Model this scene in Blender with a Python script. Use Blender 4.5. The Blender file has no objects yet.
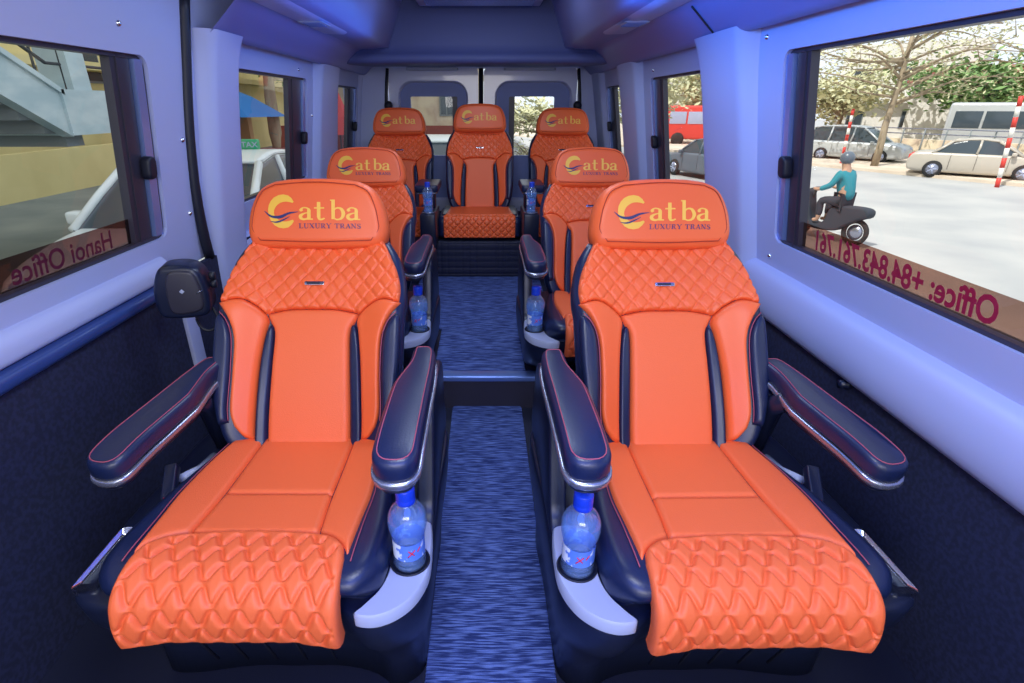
import bpy, bmesh, math, random
import numpy as np
from mathutils import Vector, Matrix
from mathutils.geometry import tessellate_polygon
random.seed(7)
PI = math.pi
C = bpy.context.scene.collection
ZO = 1.16            # everything is written with the eye at height 0; lifted so the front floor is z = 0
FL, FU, FP = -1.16, -1.02, -0.787     # front floor, raised rear floor, rear platform

# ------------------------------------------------------------------ materials
MATS = {}
def mat(name, col, rough=.5, metal=0., bump=None, spec=.5, noise=None, trans=0., ior=1.45, coat=0., emit=None, alpha=None):
    m = bpy.data.materials.new(name); m.use_nodes = True
    nt = m.node_tree; b = nt.nodes['Principled BSDF']
    b.inputs['Base Color'].default_value = (*col, 1)
    b.inputs['Roughness'].default_value = rough
    b.inputs['Metallic'].default_value = metal
    b.inputs['Specular IOR Level'].default_value = spec
    b.inputs['Transmission Weight'].default_value = trans
    b.inputs['IOR'].default_value = ior
    b.inputs['Coat Weight'].default_value = coat
    if emit:
        b.inputs['Emission Color'].default_value = (*emit[:3], 1); b.inputs['Emission Strength'].default_value = emit[3]
    tc = nt.nodes.new('ShaderNodeTexCoord')
    if noise:      # (scale vector, second colour, contrast lo, hi)
        mp = nt.nodes.new('ShaderNodeMapping'); mp.inputs['Scale'].default_value = noise[0]
        nt.links.new(tc.outputs['Object'], mp.inputs[0])
        n = nt.nodes.new('ShaderNodeTexNoise'); n.inputs['Scale'].default_value = 1; n.inputs['Detail'].default_value = 4
        nt.links.new(mp.outputs[0], n.inputs['Vector'])
        r = nt.nodes.new('ShaderNodeValToRGB')
        r.color_ramp.elements[0].position = noise[2]; r.color_ramp.elements[0].color = (*col, 1)
        r.color_ramp.elements[1].position = noise[3]; r.color_ramp.elements[1].color = (*noise[1], 1)
        nt.links.new(n.outputs['Fac'], r.inputs[0]); nt.links.new(r.outputs[0], b.inputs['Base Color'])
    if bump:       # (kind, scale, strength, distance)
        if bump[0] == 'vor':
            n = nt.nodes.new('ShaderNodeTexVoronoi'); out = n.outputs['Distance']
        else:
            n = nt.nodes.new('ShaderNodeTexNoise'); n.inputs['Detail'].default_value = 3; out = n.outputs['Fac']
        n.inputs['Scale'].default_value = bump[1]
        nt.links.new(tc.outputs['Object'], n.inputs['Vector'])
        bp = nt.nodes.new('ShaderNodeBump'); bp.inputs['Strength'].default_value = bump[2]; bp.inputs['Distance'].default_value = bump[3]
        nt.links.new(out, bp.inputs['Height']); nt.links.new(bp.outputs[0], b.inputs['Normal'])
    MATS[name] = m
    return m
ORANGE = (.84, .135, .036)
M_or = mat('orange_leather', ORANGE, .42, bump=('noise', 260, .10, .002), spec=.5)
M_orp = mat('orange_perforated_leather', (.84, .145, .044), .48, bump=('vor', 420, .22, .0015), spec=.45)
M_bk = mat('navy_black_leather', (.007, .014, .055), .36, bump=('noise', 300, .12, .002), spec=.6)
M_shell = mat('dark_plastic', (.008, .012, .035), .33, bump=('noise', 500, .05, .001))
M_pipe = mat('dark_red_piping', (.38, .035, .012), .5)
M_stitch = mat('pink_stitching', (.36, .07, .11), .6)
M_console = mat('pale_grey_console', (.36, .40, .56), .3)
M_chrome = mat('chrome', (.75, .77, .82), .2, 1.)
M_satin = mat('satin_trim', (.34, .36, .46), .25, .8)
M_gold = mat('gold_print', (.86, .50, .06), .45)
M_yel = mat('yellow_print', (.90, .52, .08), .45)
M_navy = mat('navy_print', (.02, .03, .13), .5)
M_wall = mat('lilac_grey_plastic', (.40, .45, .72), .42, bump=('noise', 700, .03, .001))  # grey-white plastic; the blue cabin light is put into its colour
M_ceil = mat('blue_grey_lining', (.075, .095, .27), .6, bump=('noise', 400, .08, .001))
M_cove = mat('blue_violet_plastic', (.20, .23, .52), .45)
M_duct = mat('pale_duct_plastic', (.38, .38, .66), .38)
M_door = mat('white_door_paint', (.50, .54, .78), .25, coat=.4)
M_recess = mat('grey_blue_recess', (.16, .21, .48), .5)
M_low = mat('dark_navy_lining', (.008, .011, .036), .8, noise=((90, 90, 90), (.014, .019, .06), .4, .6))
M_rub = mat('black_rubber', (.008, .010, .022), .5)
M_frame = mat('dark_window_frame', (.030, .028, .045), .4)
M_rail = mat('blue_steel_rail', (.25, .36, .75), .25, .6)
M_carpet = mat('woven_blue_carpet', (.012, .028, .14), .9, noise=((18, 260, 60), (.12, .19, .52), .44, .62), bump=('noise', 350, .5, .004))
M_floor = mat('dark_vinyl_floor', (.010, .013, .035), .6)
M_riser = mat('dark_riser', (.03, .028, .05), .5)
M_nose = mat('blue_metal_nosing', (.16, .26, .62), .3, .5)
M_quilt = mat('dark_quilted_vinyl', (.006, .010, .040), .55)
M_cap = mat('blue_cap', (.01, .055, .62), .35)
M_label = mat('bottle_label', (.10, .22, .72), .35, noise=((60, 60, 45), (.75, .80, .9), .52, .56))
M_red = mat('red_mark', (.7, .02, .05), .4)
def glass_mat(name, tint, refl=.03, rough=0.):
    m = bpy.data.materials.new(name); m.use_nodes = True; nt = m.node_tree
    for n in list(nt.nodes):
        if n.type != 'OUTPUT_MATERIAL': nt.nodes.remove(n)
    o = nt.nodes['Material Output']
    t = nt.nodes.new('ShaderNodeBsdfTransparent'); t.inputs[0].default_value = (*tint, 1)
    g = nt.nodes.new('ShaderNodeBsdfGlossy'); g.inputs['Roughness'].default_value = rough
    f = nt.nodes.new('ShaderNodeLayerWeight'); f.inputs[0].default_value = .5
    p = nt.nodes.new('ShaderNodeMath'); p.operation = 'POWER'; p.inputs[1].default_value = 5
    q = nt.nodes.new('ShaderNodeMath'); q.operation = 'MULTIPLY_ADD'; q.inputs[1].default_value = .8; q.inputs[2].default_value = refl
    nt.links.new(f.outputs['Facing'], p.inputs[0]); nt.links.new(p.outputs[0], q.inputs[0])
    mx = nt.nodes.new('ShaderNodeMixShader')
    nt.links.new(q.outputs[0], mx.inputs[0]); nt.links.new(t.outputs[0], mx.inputs[1]); nt.links.new(g.outputs[0], mx.inputs[2])
    nt.links.new(mx.outputs[0], o.inputs[0]); return m
M_glass = glass_mat('window_glass', (.97, .985, 1.))
def milky(m, col, f):
    nt = m.node_tree; o = nt.nodes['Material Output']; src = o.inputs[0].links[0].from_socket
    d = nt.nodes.new('ShaderNodeBsdfTranslucent'); d.inputs[0].default_value = (*col, 1); e = nt.nodes.new('ShaderNodeBsdfDiffuse'); e.inputs[0].default_value = (*col, 1)
    a = nt.nodes.new('ShaderNodeAddShader'); mx = nt.nodes.new('ShaderNodeMixShader'); mx.inputs[0].default_value = f
    nt.links.new(d.outputs[0], a.inputs[0]); nt.links.new(e.outputs[0], a.inputs[1]); nt.links.new(src, mx.inputs[1]); nt.links.new(a.outputs[0], mx.inputs[2]); nt.links.new(mx.outputs[0], o.inputs[0]); return m
M_bottle = milky(glass_mat('clear_bluish_plastic', (.86, .93, 1.), refl=.10, rough=.05), (.45, .62, .9), .10)
M_sticker = glass_mat('brown_film', (.34, .20, .16))
M_stickerd = glass_mat('dark_brown_film', (.22, .12, .12))
M_maroon = mat('maroon_lettering', (.36, .012, .05), .5)

# ------------------------------------------------------------------ mesh helpers
def mesh(name, vs, fs, m, parent=None, smooth=True, mi=None):
    me = bpy.data.meshes.new(name)
    me.from_pydata([tuple(map(float, v)) for v in vs], [], [tuple(int(i) for i in f) for f in fs])
    for k in (m if isinstance(m, (list, tuple)) else [m]): me.materials.append(k)
    if mi is not None: me.polygons.foreach_set('material_index', mi)
    me.polygons.foreach_set('use_smooth', [smooth] * len(me.polygons))
    me.update()
    o = bpy.data.objects.new(name, me); C.objects.link(o)
    if parent: o.parent = parent
    return o
class MB:
    def __init__(s): s.v = []; s.f = []; s.mi = []
    def add(s, vs, fs, mi=0):
        b = len(s.v); s.v += [tuple(v) for v in vs]; s.f += [tuple(i + b for i in f) for f in fs]; s.mi += [mi] * len(fs); return s
    def box(s, x0, x1, y0, y1, z0, z1, mi=0, M=None, bev=0.):
        if bev:
            b = bmesh.new(); bmesh.ops.create_cube(b, size=1)
            for v in b.verts: v.co = ((x0 + x1) / 2 + v.co.x * (x1 - x0), (y0 + y1) / 2 + v.co.y * (y1 - y0), (z0 + z1) / 2 + v.co.z * (z1 - z0))
            bmesh.ops.bevel(b, geom=b.edges[:], offset=bev, segments=3, affect='EDGES', profile=.5)
            b.verts.index_update()
            vs = [v.co.copy() for v in b.verts]; fs = [[v.index for v in f.verts] for f in b.faces]; b.free()
        else:
            vs = [Vector((x, y, z)) for x in (x0, x1) for y in (y0, y1) for z in (z0, z1)]
            fs = [(0, 1, 3, 2), (4, 6, 7, 5), (0, 4, 5, 1), (2, 3, 7, 6), (0, 2, 6, 4), (1, 5, 7, 3)]
        if M: vs = [M @ v for v in vs]
        return s.add(vs, fs, mi)
    def tube(s, pts, r, n=8, mi=0, closed=False, cap=True):
        pts = [Vector(p) for p in pts]; N = len(pts); vs = []; fs = []
        up = Vector((0, 0, 1))
        for i, p in enumerate(pts):
            a = pts[(i - 1) % N] if (closed or i > 0) else p; b = pts[(i + 1) % N] if (closed or i < N - 1) else p
            t = (b - a).normalized()
            x = t.cross(up)
            if x.length < .05: x = t.cross(Vector((1, 0, 0)))
            x.normalize(); y = t.cross(x).normalized()
            rr = r[i] if isinstance(r, (list, tuple)) else r
            vs += [p + x * rr * math.cos(2 * PI * k / n) + y * rr * math.sin(2 * PI * k / n) for k in range(n)]
        for i in range(N if closed else N - 1):
            for k in range(n):
                a = i * n + k; b = i * n + (k + 1) % n; j = (i + 1) % N
                fs.append((a, b, j * n + (k + 1) % n, j * n + k))
        if cap and not closed: fs += [tuple(range(n))[::-1], tuple(range((N - 1) * n, N * n))]
        return s.add(vs, fs, mi)
    def lathe(s, prof, n=24, c=(0, 0, 0), mi=0, axis='z'):
        vs = []; fs = []
        for r, z in prof:
            for k in range(n):
                a = 2 * PI * k / n
                p = (r * math.cos(a), r * math.sin(a), z)
                if axis == 'x': p = (z, p[0], p[1])
                if axis == 'y': p = (p[0], z, p[1])
                vs.append((p[0] + c[0], p[1] + c[1], p[2] + c[2]))
        for i in range(len(prof) - 1):
            for k in range(n): fs.append((i * n + k, i * n + (k + 1) % n, (i + 1) * n + (k + 1) % n, (i + 1) * n + k))
        fs += [tuple(range(n))[::-1], tuple(range((len(prof) - 1) * n, len(prof) * n))]
        return s.add(vs, fs, mi)
    def ball(s, c, r, mi=0, n=10):
        prof = [(max(1e-4, r * math.sin(PI * i / n)), -r * math.cos(PI * i / n)) for i in range(n + 1)]
        return s.lathe(prof, 12, c, mi)
    def build(s, name, m, parent=None, smooth=True): return mesh(name, s.v, s.f, m, parent, smooth, s.mi)
def tag(o, label=None, cat=None, group=None, kind=None):
    if label: o['label'] = label
    if cat: o['category'] = cat
    if group: o['group'] = group
    if kind: o['kind'] = kind
    return o
def empty(name, loc=(0, 0, 0), rz=0.):
    o = bpy.data.objects.new(name, None); o.empty_display_size = .1; o.location = loc; o.rotation_euler = (0, 0, rz); C.objects.link(o); return o
def struct(o): o['kind'] = 'structure'; return o
def copy_tree(o, parent=None):
    c = o.copy(); C.objects.link(c)
    if parent: c.parent = parent
    for ch in [k for k in bpy.data.objects if k.parent == o]: copy_tree(ch, c)
    return c
def sstep(a, b, x):
    t = np.clip((x - a) / (b - a), 0, 1); return t * t * (3 - 2 * t)
def smoothpoly(pts, n):
    """Catmull-Rom through pts, resampled by arc length to n points."""
    P = np.array(pts, float)
    if len(P) == 2:
        return np.array([P[0] + (P[1] - P[0]) * i / (n - 1) for i in range(n)])
    Q = np.vstack([2 * P[0] - P[1], P, 2 * P[-1] - P[-2]]); out = []
    for i in range(1, len(Q) - 2):
        for t in np.linspace(0, 1, 16, endpoint=False):
            a, b, c, d = Q[i - 1], Q[i], Q[i + 1], Q[i + 2]
            out.append(.5 * ((2 * b) + (c - a) * t + (2 * a - 5 * b + 4 * c - d) * t * t + (3 * b - a - 3 * c + d) * t ** 3))
    out.append(P[-1]); out = np.array(out)
    L = np.concatenate([[0], np.cumsum(np.linalg.norm(np.diff(out, axis=0), axis=1))])
    u = np.linspace(0, L[-1], n)
    return np.stack([np.interp(u, L, out[:, k]) for k in range(P.shape[1])], 1)
def panel(Lp, Rp, Bp, Tp, nx, ny, S, puff=.008, r=.012, edge=-.004, skirt=(-.018,), extra=None, back=False, rnd=None):
    """Coons patch between four boundary curves on the surface map S(s,t,h); returns verts, faces."""
    l = smoothpoly(Lp, ny + 1); rr = smoothpoly(Rp, ny + 1); b = smoothpoly(Bp, nx + 1); t = smoothpoly(Tp, nx + 1)
    a = np.linspace(0, 1, nx + 1)[:, None, None]; v = np.linspace(0, 1, ny + 1)[None, :, None]
    P = (1 - a) * l[None] + a * rr[None] + (1 - v) * b[:, None] + v * t[:, None] \
        - ((1 - a) * (1 - v) * l[0] + a * (1 - v) * rr[0] + (1 - a) * v * l[-1] + a * v * rr[-1])
    loop = np.vstack([b, rr[1:], t[::-1][1:], l[::-1][1:-1]])
    s, tt = P[..., 0], P[..., 1]
    A = loop; B = np.roll(loop, -1, 0); D = B - A; dd = (D ** 2).sum(1) + 1e-12
    pt = P.reshape(-1, 1, 2); k = np.clip(((pt - A) * D).sum(2) / dd, 0, 1)
    d = np.sqrt(((pt - (A + k[..., None] * D)) ** 2).sum(2)).min(1).reshape(s.shape)
    q = np.clip(d / r, 0, 1)
    h = edge + (puff - edge) * np.sqrt(1 - (1 - q) ** 2)
    if extra is not None: h = h + extra(s, tt, d)
    V = list(S(s.ravel(), tt.ravel(), h.ravel())); idx = np.arange((nx + 1) * (ny + 1)).reshape(nx + 1, ny + 1)
    F = [(idx[i, j], idx[i + 1, j], idx[i + 1, j + 1], idx[i, j + 1]) for i in range(nx) for j in range(ny)]
    ring = list(idx[:, 0]) + list(idx[-1, 1:]) + list(idx[::-1, -1][1:]) + list(idx[0, ::-1][1:-1])
    ctr = loop.mean(0)
    ls = s.ravel()[ring]; lt = tt.ravel()[ring]
    for n_, sk in enumerate(skirt):
        base = len(V); ins = 1.
        if rnd: ins = rnd[n_]
        V += list(S(ctr[0] + (ls - ctr[0]) * ins, ctr[1] + (lt - ctr[1]) * ins, np.full(len(ls), sk)))
        new = list(range(base, base + len(ring))); N = len(ring)
        F += [(ring[i], new[i], new[(i + 1) % N], ring[(i + 1) % N]) for i in range(N)]
        ring = new
    if back: F.append(tuple(ring))
    return V, F
def offset_loop(P, d):
    P = np.array(P, float); n = len(P); out = []
    area = .5 * sum(P[i][0] * P[(i + 1) % n][1] - P[(i + 1) % n][0] * P[i][1] for i in range(n)); sg = 1 if area > 0 else -1
    for i in range(n):
        t = P[(i + 1) % n] - P[i - 1]; t /= np.linalg.norm(t) + 1e-9
        out.append(P[i] + sg * d * np.array([-t[1], t[0]]))
    return np.array(out)
def rloop(pts, n=64, sub=None):
    """closed smooth loop through pts"""
    P = list(pts); k = len(P); ext = P[-2:] + P + P[:3]
    Q = np.array(ext, float); out = []
    for i in range(2, 2 + k):
        for t in np.linspace(0, 1, 12, endpoint=False):
            a, b, c, d = Q[i - 1], Q[i], Q[i + 1], Q[i + 2]
            out.append(.5 * ((2 * b) + (c - a) * t + (2 * a - 5 * b + 4 * c - d) * t * t + (3 * b - a - 3 * c + d) * t ** 3))
    out = np.array(out + [out[0]])
    L = np.concatenate([[0], np.cumsum(np.linalg.norm(np.diff(out, axis=0), axis=1))]); u = np.linspace(0, L[-1], n + 1)[:-1]
    return np.stack([np.interp(u, L, out[:, j]) for j in range(2)], 1)
def rrect(x0, x1, y0, y1, r, seg=6):
    out = []
    for cx, cy, a0 in ((x1 - r, y1 - r, 0), (x0 + r, y1 - r, 90), (x0 + r, y0 + r, 180), (x1 - r, y0 + r, 270)):
        for k in range(seg + 1):
            a = math.radians(a0 + 90 * k / seg); out.append((cx + r * math.cos(a), cy + r * math.sin(a)))
    return out
def slab(loop, z1, z0, rt=.01, rb=.004, T=None):
    """loop in plan, top z1, bottom z0, rounded top and bottom rims."""
    rings = []
    for k in range(5):
        a = PI / 2 * k / 4; rings.append((rt * (1 - math.sin(a)), z1 - rt * (1 - math.cos(a))))
    for k in range(3):
        a = PI / 2 * k / 2; rings.append((rb * (1 - math.cos(a)), z0 + rb * (1 - math.sin(a))))
    V = []; n = len(loop)
    for d, z in rings: V += [(p[0], p[1], z) for p in offset_loop(loop, d)]
    F = []
    for i in range(len(rings) - 1):
        F += [(i * n + k, (i + 1) * n + k, (i + 1) * n + (k + 1) % n, i * n + (k + 1) % n) for k in range(n)]
    F += [tuple(range(n)), tuple(range((len(rings) - 1) * n, len(rings) * n))[::-1]]
    if T: V = [T(Vector(v)) for v in V]
    return V, F
def flat(loops, f):
    """tessellated polygon with holes, mapped by f(u,v)"""
    tri = tessellate_polygon([[Vector((p[0], p[1], 0)) for p in l] for l in loops])
    pts = [p for l in loops for p in l]
    return [f(p[0], p[1]) for p in pts], [tuple(t) for t in tri]
def extrude_profile(prof, y0, y1, axis='y', n=1, caps=False):
    V = []; F = []; k = len(prof)
    for i in range(n + 1):
        y = y0 + (y1 - y0) * i / n
        V += [((p[0], y, p[1]) if axis == 'y' else (y, p[0], p[1])) for p in prof]
    for i in range(n): F += [(i * k + j, i * k + j + 1, (i + 1) * k + j + 1, (i + 1) * k + j) for j in range(k - 1)]
    if caps: F += [tuple(range(k)), tuple(range(n * k, n * k + k))[::-1]]
    return V, F

# ------------------------------------------------------------------ van shell
XR = lambda z: .85 + .17 * (.14 - z)
XL = lambda z: -(.93 + .12 * (.13 - z))
def side_wall(name, fx, y0, y1, z0, z1, holes, m, out):
    mb = MB(); loops = [[(y0, z0), (y1, z0), (y1, z1), (y0, z1)]] + [rrect(*h, .035) for h in holes]
    V, F = flat(loops, lambda y, z: (fx(z), y, z)); mb.add(V, F)
    for l in loops[1:]:
        n = len(l); V = [(fx(z), y, z) for y, z in l] + [(fx(z) + out * .035, y, z) for y, z in l]
        mb.add(V, [(i, (i + 1) % n, n + (i + 1) % n, n + i) for i in range(n)])
    return struct(mb.build(name, m, None, False))
def window(n, fx, out, y0, y1, z0, z1, bar, gl):
    """bar=(ya,yb) dark frame post; gl=(ya,yb) clear glass"""
    w = MB(); x = lambda z, d: fx(z) + out * d
    def quadbox(ya, yb, za, zb, d0, d1, mi=0):
        V = [(x(z, d), y, z) for d in (d0, d1) for y in (ya, yb) for z in (za, zb)]
        w.add(V, [(0, 1, 3, 2), (4, 6, 7, 5), (0, 4, 5, 1), (2, 3, 7, 6), (0, 2, 6, 4), (1, 5, 7, 3)], mi)
    g = .010
    for a in ((y0, y1, z1 - g, z1), (y0, y1, z0, z0 + g), (y0, y0 + g, z0, z1), (y1 - g, y1, z0, z1)): quadbox(*a, .012, .04)
    quadbox(bar[0], bar[1], z0, z1, .016, .04); quadbox(bar[0] + .25 * (bar[1] - bar[0]), bar[0] + .36 * (bar[1] - bar[0]), z0, z1, .012, .04)
    o = struct(w.build('window_%d' % n, M_frame, None, False))
    r = MB(); ra, rb = (bar[1] + .008, min(y1 - .004, bar[1] + .045)) if bar[1] < y1 - .02 else (bar[0] - .02, bar[0])
    w2 = w; w = r
    V = [(x(z, d), y, z) for d in (.006, .03) for y in (ra, rb) for z in (z0 + .01, z1 - .01)]
    r.add(V, [(0, 1, 3, 2), (4, 6, 7, 5), (0, 4, 5, 1), (2, 3, 7, 6), (0, 2, 6, 4), (1, 5, 7, 3)])
    r.build('slide_rail', M_rail, o, False)
    l = MB(); zm = (z0 + z1) / 2 - .04; yc = bar[1] + .004
    T = lambda v: Vector((fx(v.z + zm) + out * (.012 - v.x), yc + v.y, zm + v.z))
    V, F = slab(rrect(-.032, .032, -.022, .022, .018), .026, 0, .008, .002); V = [T(Vector((v[2], v[1] * .9, v[0]))) for v in V]
    l.add(V, F); l.build('window_latch', M_rub, o)
    p = MB(); V = [(x(z, .028), y, z) for y in (gl[0], gl[1]) for z in (z0, z1)]; p.add(V, [(0, 1, 3, 2)]); p.build('glass_pane', M_glass, o, False)
    return o
hr = [(.28, 1.70, -.40, .142), (2.26, 3.02, -.40, .128), (3.59, 4.08, -.31, .118)]
hl = [(.28, 1.66, -.375, .125), (2.21, 3.12, -.37, .130), (3.73, 4.36, -.33, .122)]
side_wall('wall_right', XR, -.7, 4.4, -.50, .30, hr, M_wall, 1)
side_wall('wall_left', XL, -.7, 4.4, -.50, .45, hl, M_wall, -1)
w1 = window(1, XL, -1, *hl[0], (1.52, 1.60), (.28, 1.53))
w2 = window(2, XL, -1, *hl[1], (2.87, 3.06), (2.21, 2.88))
w3 = window(3, XL, -1, *hl[2], (4.12, 4.30), (3.73, 4.14))
w4 = window(4, XR, 1, *hr[0], (1.59, 1.655), (.28, 1.60))
w5 = window(5, XR, 1, *hr[1], (2.86, 2.98), (2.26, 2.87))
w6 = window(6, XR, 1, *hr[2], (3.90, 4.05), (3.59, 3.95))
# writing on the glass (stuck on outside, so it reads mirrored from the seats)
def text_mesh(s, size, offset=0.):
    c = bpy.data.curves.new('t', 'FONT'); c.body = s; c.size = size; c.offset = offset; c.resolution_u = 3
    o = bpy.data.objects.new('t', c); C.objects.link(o); bpy.context.view_layer.update()
    me = o.evaluated_get(bpy.context.evaluated_depsgraph_get()).to_mesh()
    V = [v.co.copy() for v in me.vertices]; F = [tuple(p.vertices) for p in me.polygons]
    bpy.data.objects.remove(o); return V, F
def film(parent, fx, out, y0, y1, z0, z1, m):
    mb = MB(); V = [(fx(z) + out * .030, y, z) for y in (y0, y1) for z in (z0, z1)]; mb.add(V, [(0, 1, 3, 2)]); return mb.build('sticker_band', m, parent, False)
def letters(parent, fx, out, s, size, ystart, zb, dirn, off, m, xs=1.):
    V, F = text_mesh(s, size, off)
    V = [(fx(zb + v.y) + out * .029, ystart + dirn * v.x * xs, zb + v.y) for v in V]
    mesh('sticker_lettering', V, F, m, parent, False)
f4 = film(w4, XR, 1, .28, 1.59, -.40, -.318, M_sticker); letters(f4, XR, 1, 'Office: +84.843.761.761', .078, .925, -.382, 1, .0022, M_maroon, .80)
f1 = film(w1, XL, -1, .28, 1.52, -.375, -.295, M_stickerd); letters(f1, XL, -1, 'Hanoi Office', .070, 1.44, -.357, -1, .001, mat('dull_maroon_lettering', (.10, .008, .03), .5), .95)

def screws(side, pts):
    fx = XR if side > 0 else XL
    for y, z in pts:
        s = MB(); s.ball((fx(z), y, z), .008); o = s.build('screw', M_chrome, bpy.data.objects['wall_right' if side > 0 else 'wall_left'])
screws(1, [(1.80, .185), (1.84, -.25), (1.72, -.455), (2.22, -.20), (2.30, .17), (2.95, .16), (2.20, -.12)])
screws(-1, [(1.55, .19), (1.80, -.10), (1.80, -.33), (2.25, .17), (2.98, .165), (2.17, -.20), (3.2, -.05)])

# raised trims: belt mouldings and pillars
def moulding(name, prof, y0, y1, m, sx):
    V, F = extrude_profile([(sx * x, z) for x, z in smoothpoly(prof, 14)], y0, y1, n=1); return struct(mesh(name, V, F, m))
moulding('trim_1', [(.962, -.485), (.945, -.492), (.925, -.515), (.915, -.57), (.920, -.62), (.935, -.648), (.965, -.655)], -.7, 4.4, M_wall, 1)
moulding('trim_2', [(.998, -.425), (.985, -.432), (.972, -.455), (.972, -.485), (.985, -.492), (1.0, -.495)], -.7, 1.60, M_wall, -1)
moulding('trim_3', [(1.0, -.492), (.965, -.496), (.955, -.505), (.957, -.525), (.97, -.532), (1.0, -.535)], -.7, 1.60, mat('blue_black_ledge', (.03, .06, .22), .3), -1)
moulding('trim_4', [(1.01, -.485), (.99, -.492), (.97, -.515), (.96, -.57), (.965, -.62), (.98, -.648), (1.01, -.655)], 1.92, 4.4, M_wall, -1)
def pillar(name, fx, out, ya, yb, ya2, yb2, z1, z0, dep, m, flare=.0):
    nz, ny = 24, 18; V = []
    for i in range(nz + 1):
        t = i / nz; z = z1 + (z0 - z1) * t
        a = ya + (ya2 - ya) * t - flare * math.exp(-t * 14) * .5; b = yb + (yb2 - yb) * t + flare * math.exp(-t * 14) * .5
        for j in range(ny + 1):
            u = j / ny; y = a + (b - a) * u
            e = min(u, 1 - u) * (b - a); q = min(1, e / .045)
            d = dep * math.sqrt(max(0, 1 - (1 - q) ** 2)) + .004 * math.sin(PI * u) + flare * .35 * math.exp(-t * 10) * (q > 0) * q
            V.append((fx(z) - out * (d - .002), y, z))
    F = [(i * (ny + 1) + j, i * (ny + 1) + j + 1, (i + 1) * (ny + 1) + j + 1, (i + 1) * (ny + 1) + j) for i in range(nz) for j in range(ny)]
    return struct(mesh(name, V, F, m))
XR2 = lambda z: XR(z) if z > -.5 else XR(-.5)
XL2 = lambda z: XL(z) if z > -.5 else XL(-.5)
pillar('trim_5', XR2, 1, 1.86, 2.25, 1.80, 2.18, .222, -.655, .045, M_wall, .05)
pillar('trim_6', XR2, 1, 3.14, 3.56, 3.14, 3.53, .215, -.655, .04, M_wall, .03)
pillar('trim_7', XR2, 1, 4.10, 4.4, 4.10, 4.4, .21, -.655, .035, M_wall, .02)
pillar('trim_8', XL2, -1, 1.93, 2.17, 1.88, 2.16, .222, -.655, .05, M_wall, .06)
pillar('trim_9', XL2, -1, 3.24, 3.66, 3.18, 3.68, .215, -.655, .04, M_wall, .03)
pillar('trim_10', XL2, -1, 4.38, 4.5, 4.38, 4.5, .21, -.655, .03, M_wall, .02)
# sliding-door raised inner panel edge (left) and its rubber seal
V, F = panel([(-.7, .235), (-.7, .26)], [(1.30, .235), (1.30, .26)], [(-.7, .235), (1.30, .235)], [(-.7, .26), (1.30, .26)], 2, 2,
             lambda s, t, h: np.stack([np.array([XL(z) for z in t]) + h, s, t], 1), .012, .01, 0, (-.005,))
struct(mesh('trim_11', V, F, M_wall))
mb = MB(); path = smoothpoly([(-.905, 1.885, .30), (-.928, 1.865, .13), (-.948, 1.845, -.04), (-.968, 1.838, -.23), (-.98, 1.85, -.40), (-.985, 1.87, -.50)], 24)
mb.tube(path, .018, 10); tag(mb.build('door_seal', M_rub), 'black rubber seal running down the left door pillar beside the front window', 'rubber seal')
# lower lining
mb = MB(); mb.box(.955, .975, -.7, 4.4, -1.2, -.64); struct(mb.build('wall_right_lower', M_low, None, False))
mb = MB(); mb.box(-.995, -.975, -.7, 4.4, -1.2, -.50); struct(mb.build('wall_left_lower', M_low, None, False))
# floors
mb = MB(); mb.box(-.99, .97, -.7, 1.95, FL - .06, FL); struct(mb.build('floor', M_floor, None, False))
mb = MB(); mb.box(-.99, .97, 1.94, 4.4, FU - .2, FU); struct(mb.build('floor_raised', M_floor, None, False))
def carpet(name, x0, x1, y0, y1, z, lab):
    V, F = slab(rrect(x0, x1, y0, y1, .03), z + .008, z + .0005, .004, .001); return tag(mesh(name, V, F, M_carpet), lab, 'carpet')
carpet('aisle_carpet', -.128, .162, -.5, 1.935, FL, 'woven blue aisle carpet on the lower floor between the two front seats')
lp = [(-.205, 1.98), (-.19, 1.975), (.165, 1.975), (.178, 1.985), (.178, 2.42), (.19, 2.44), (.36, 2.44), (.36, 3.31), (-.40, 3.31), (-.40, 2.44), (-.22, 2.44), (-.205, 2.42)]
V, F = slab(lp, FU + .008, FU + .0005, .003, .001); tag(mesh('aisle_carpet', V, F, M_carpet), 'woven blue aisle carpet on the raised floor between the middle seats', 'carpet')
mb = MB(); mb.box(-.95, .93, 1.922, 1.94, FL, FU - .012); struct(mb.build('trim_12', M_riser, None, False))
mb = MB(); mb.box(-.95, .93, 1.915, 1.972, FU - .014, FU + .010, bev=.005); struct(mb.build('trim_13', M_nose))
mb = MB(); mb.box(-.977, -.962, 1.60, 1.665, -1.0, -.535, bev=.004); struct(mb.build('trim_20', M_wall))
# rear platform with quilted front
mb = MB(); mb.box(-.97, .95, 3.335, 4.4, FU, FP); struct(mb.build('floor_platform', M_low, None, False))
def wave(a, tri):
    return np.cos(a) * (1 - tri) + tri * (2 / PI) * np.arcsin(np.cos(a) * .985)
def fam(u, p, L, A, s, tri=0.):
    """distance to the nearest of a family of wavy seams"""
    best = None
    k0 = np.floor(u / p)
    for dk in (-1, 0, 1, 2):
        k = k0 + dk
        y = k * p + A * wave(2 * PI * s / L + k * PI, tri)
        sl = A * 2 * PI / L * (np.sin(2 * PI * s / L + k * PI) * (1 - tri) + tri * .64)
        d = np.abs(u - y) / np.sqrt(1 + sl * sl)
        best = d if best is None else np.minimum(best, d)
    return best
def quilt(p, L, depth, wd=.0035, sharp=1., tri=0.):
    def f(s, t, d):
        q = fam(t, p, L, p * .5 * sharp, s, tri)
        return -depth * np.exp(-(q / wd) ** 2) + depth * .55 * np.clip(q / (p * .3), 0, 1) - depth * .4
    return f
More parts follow.
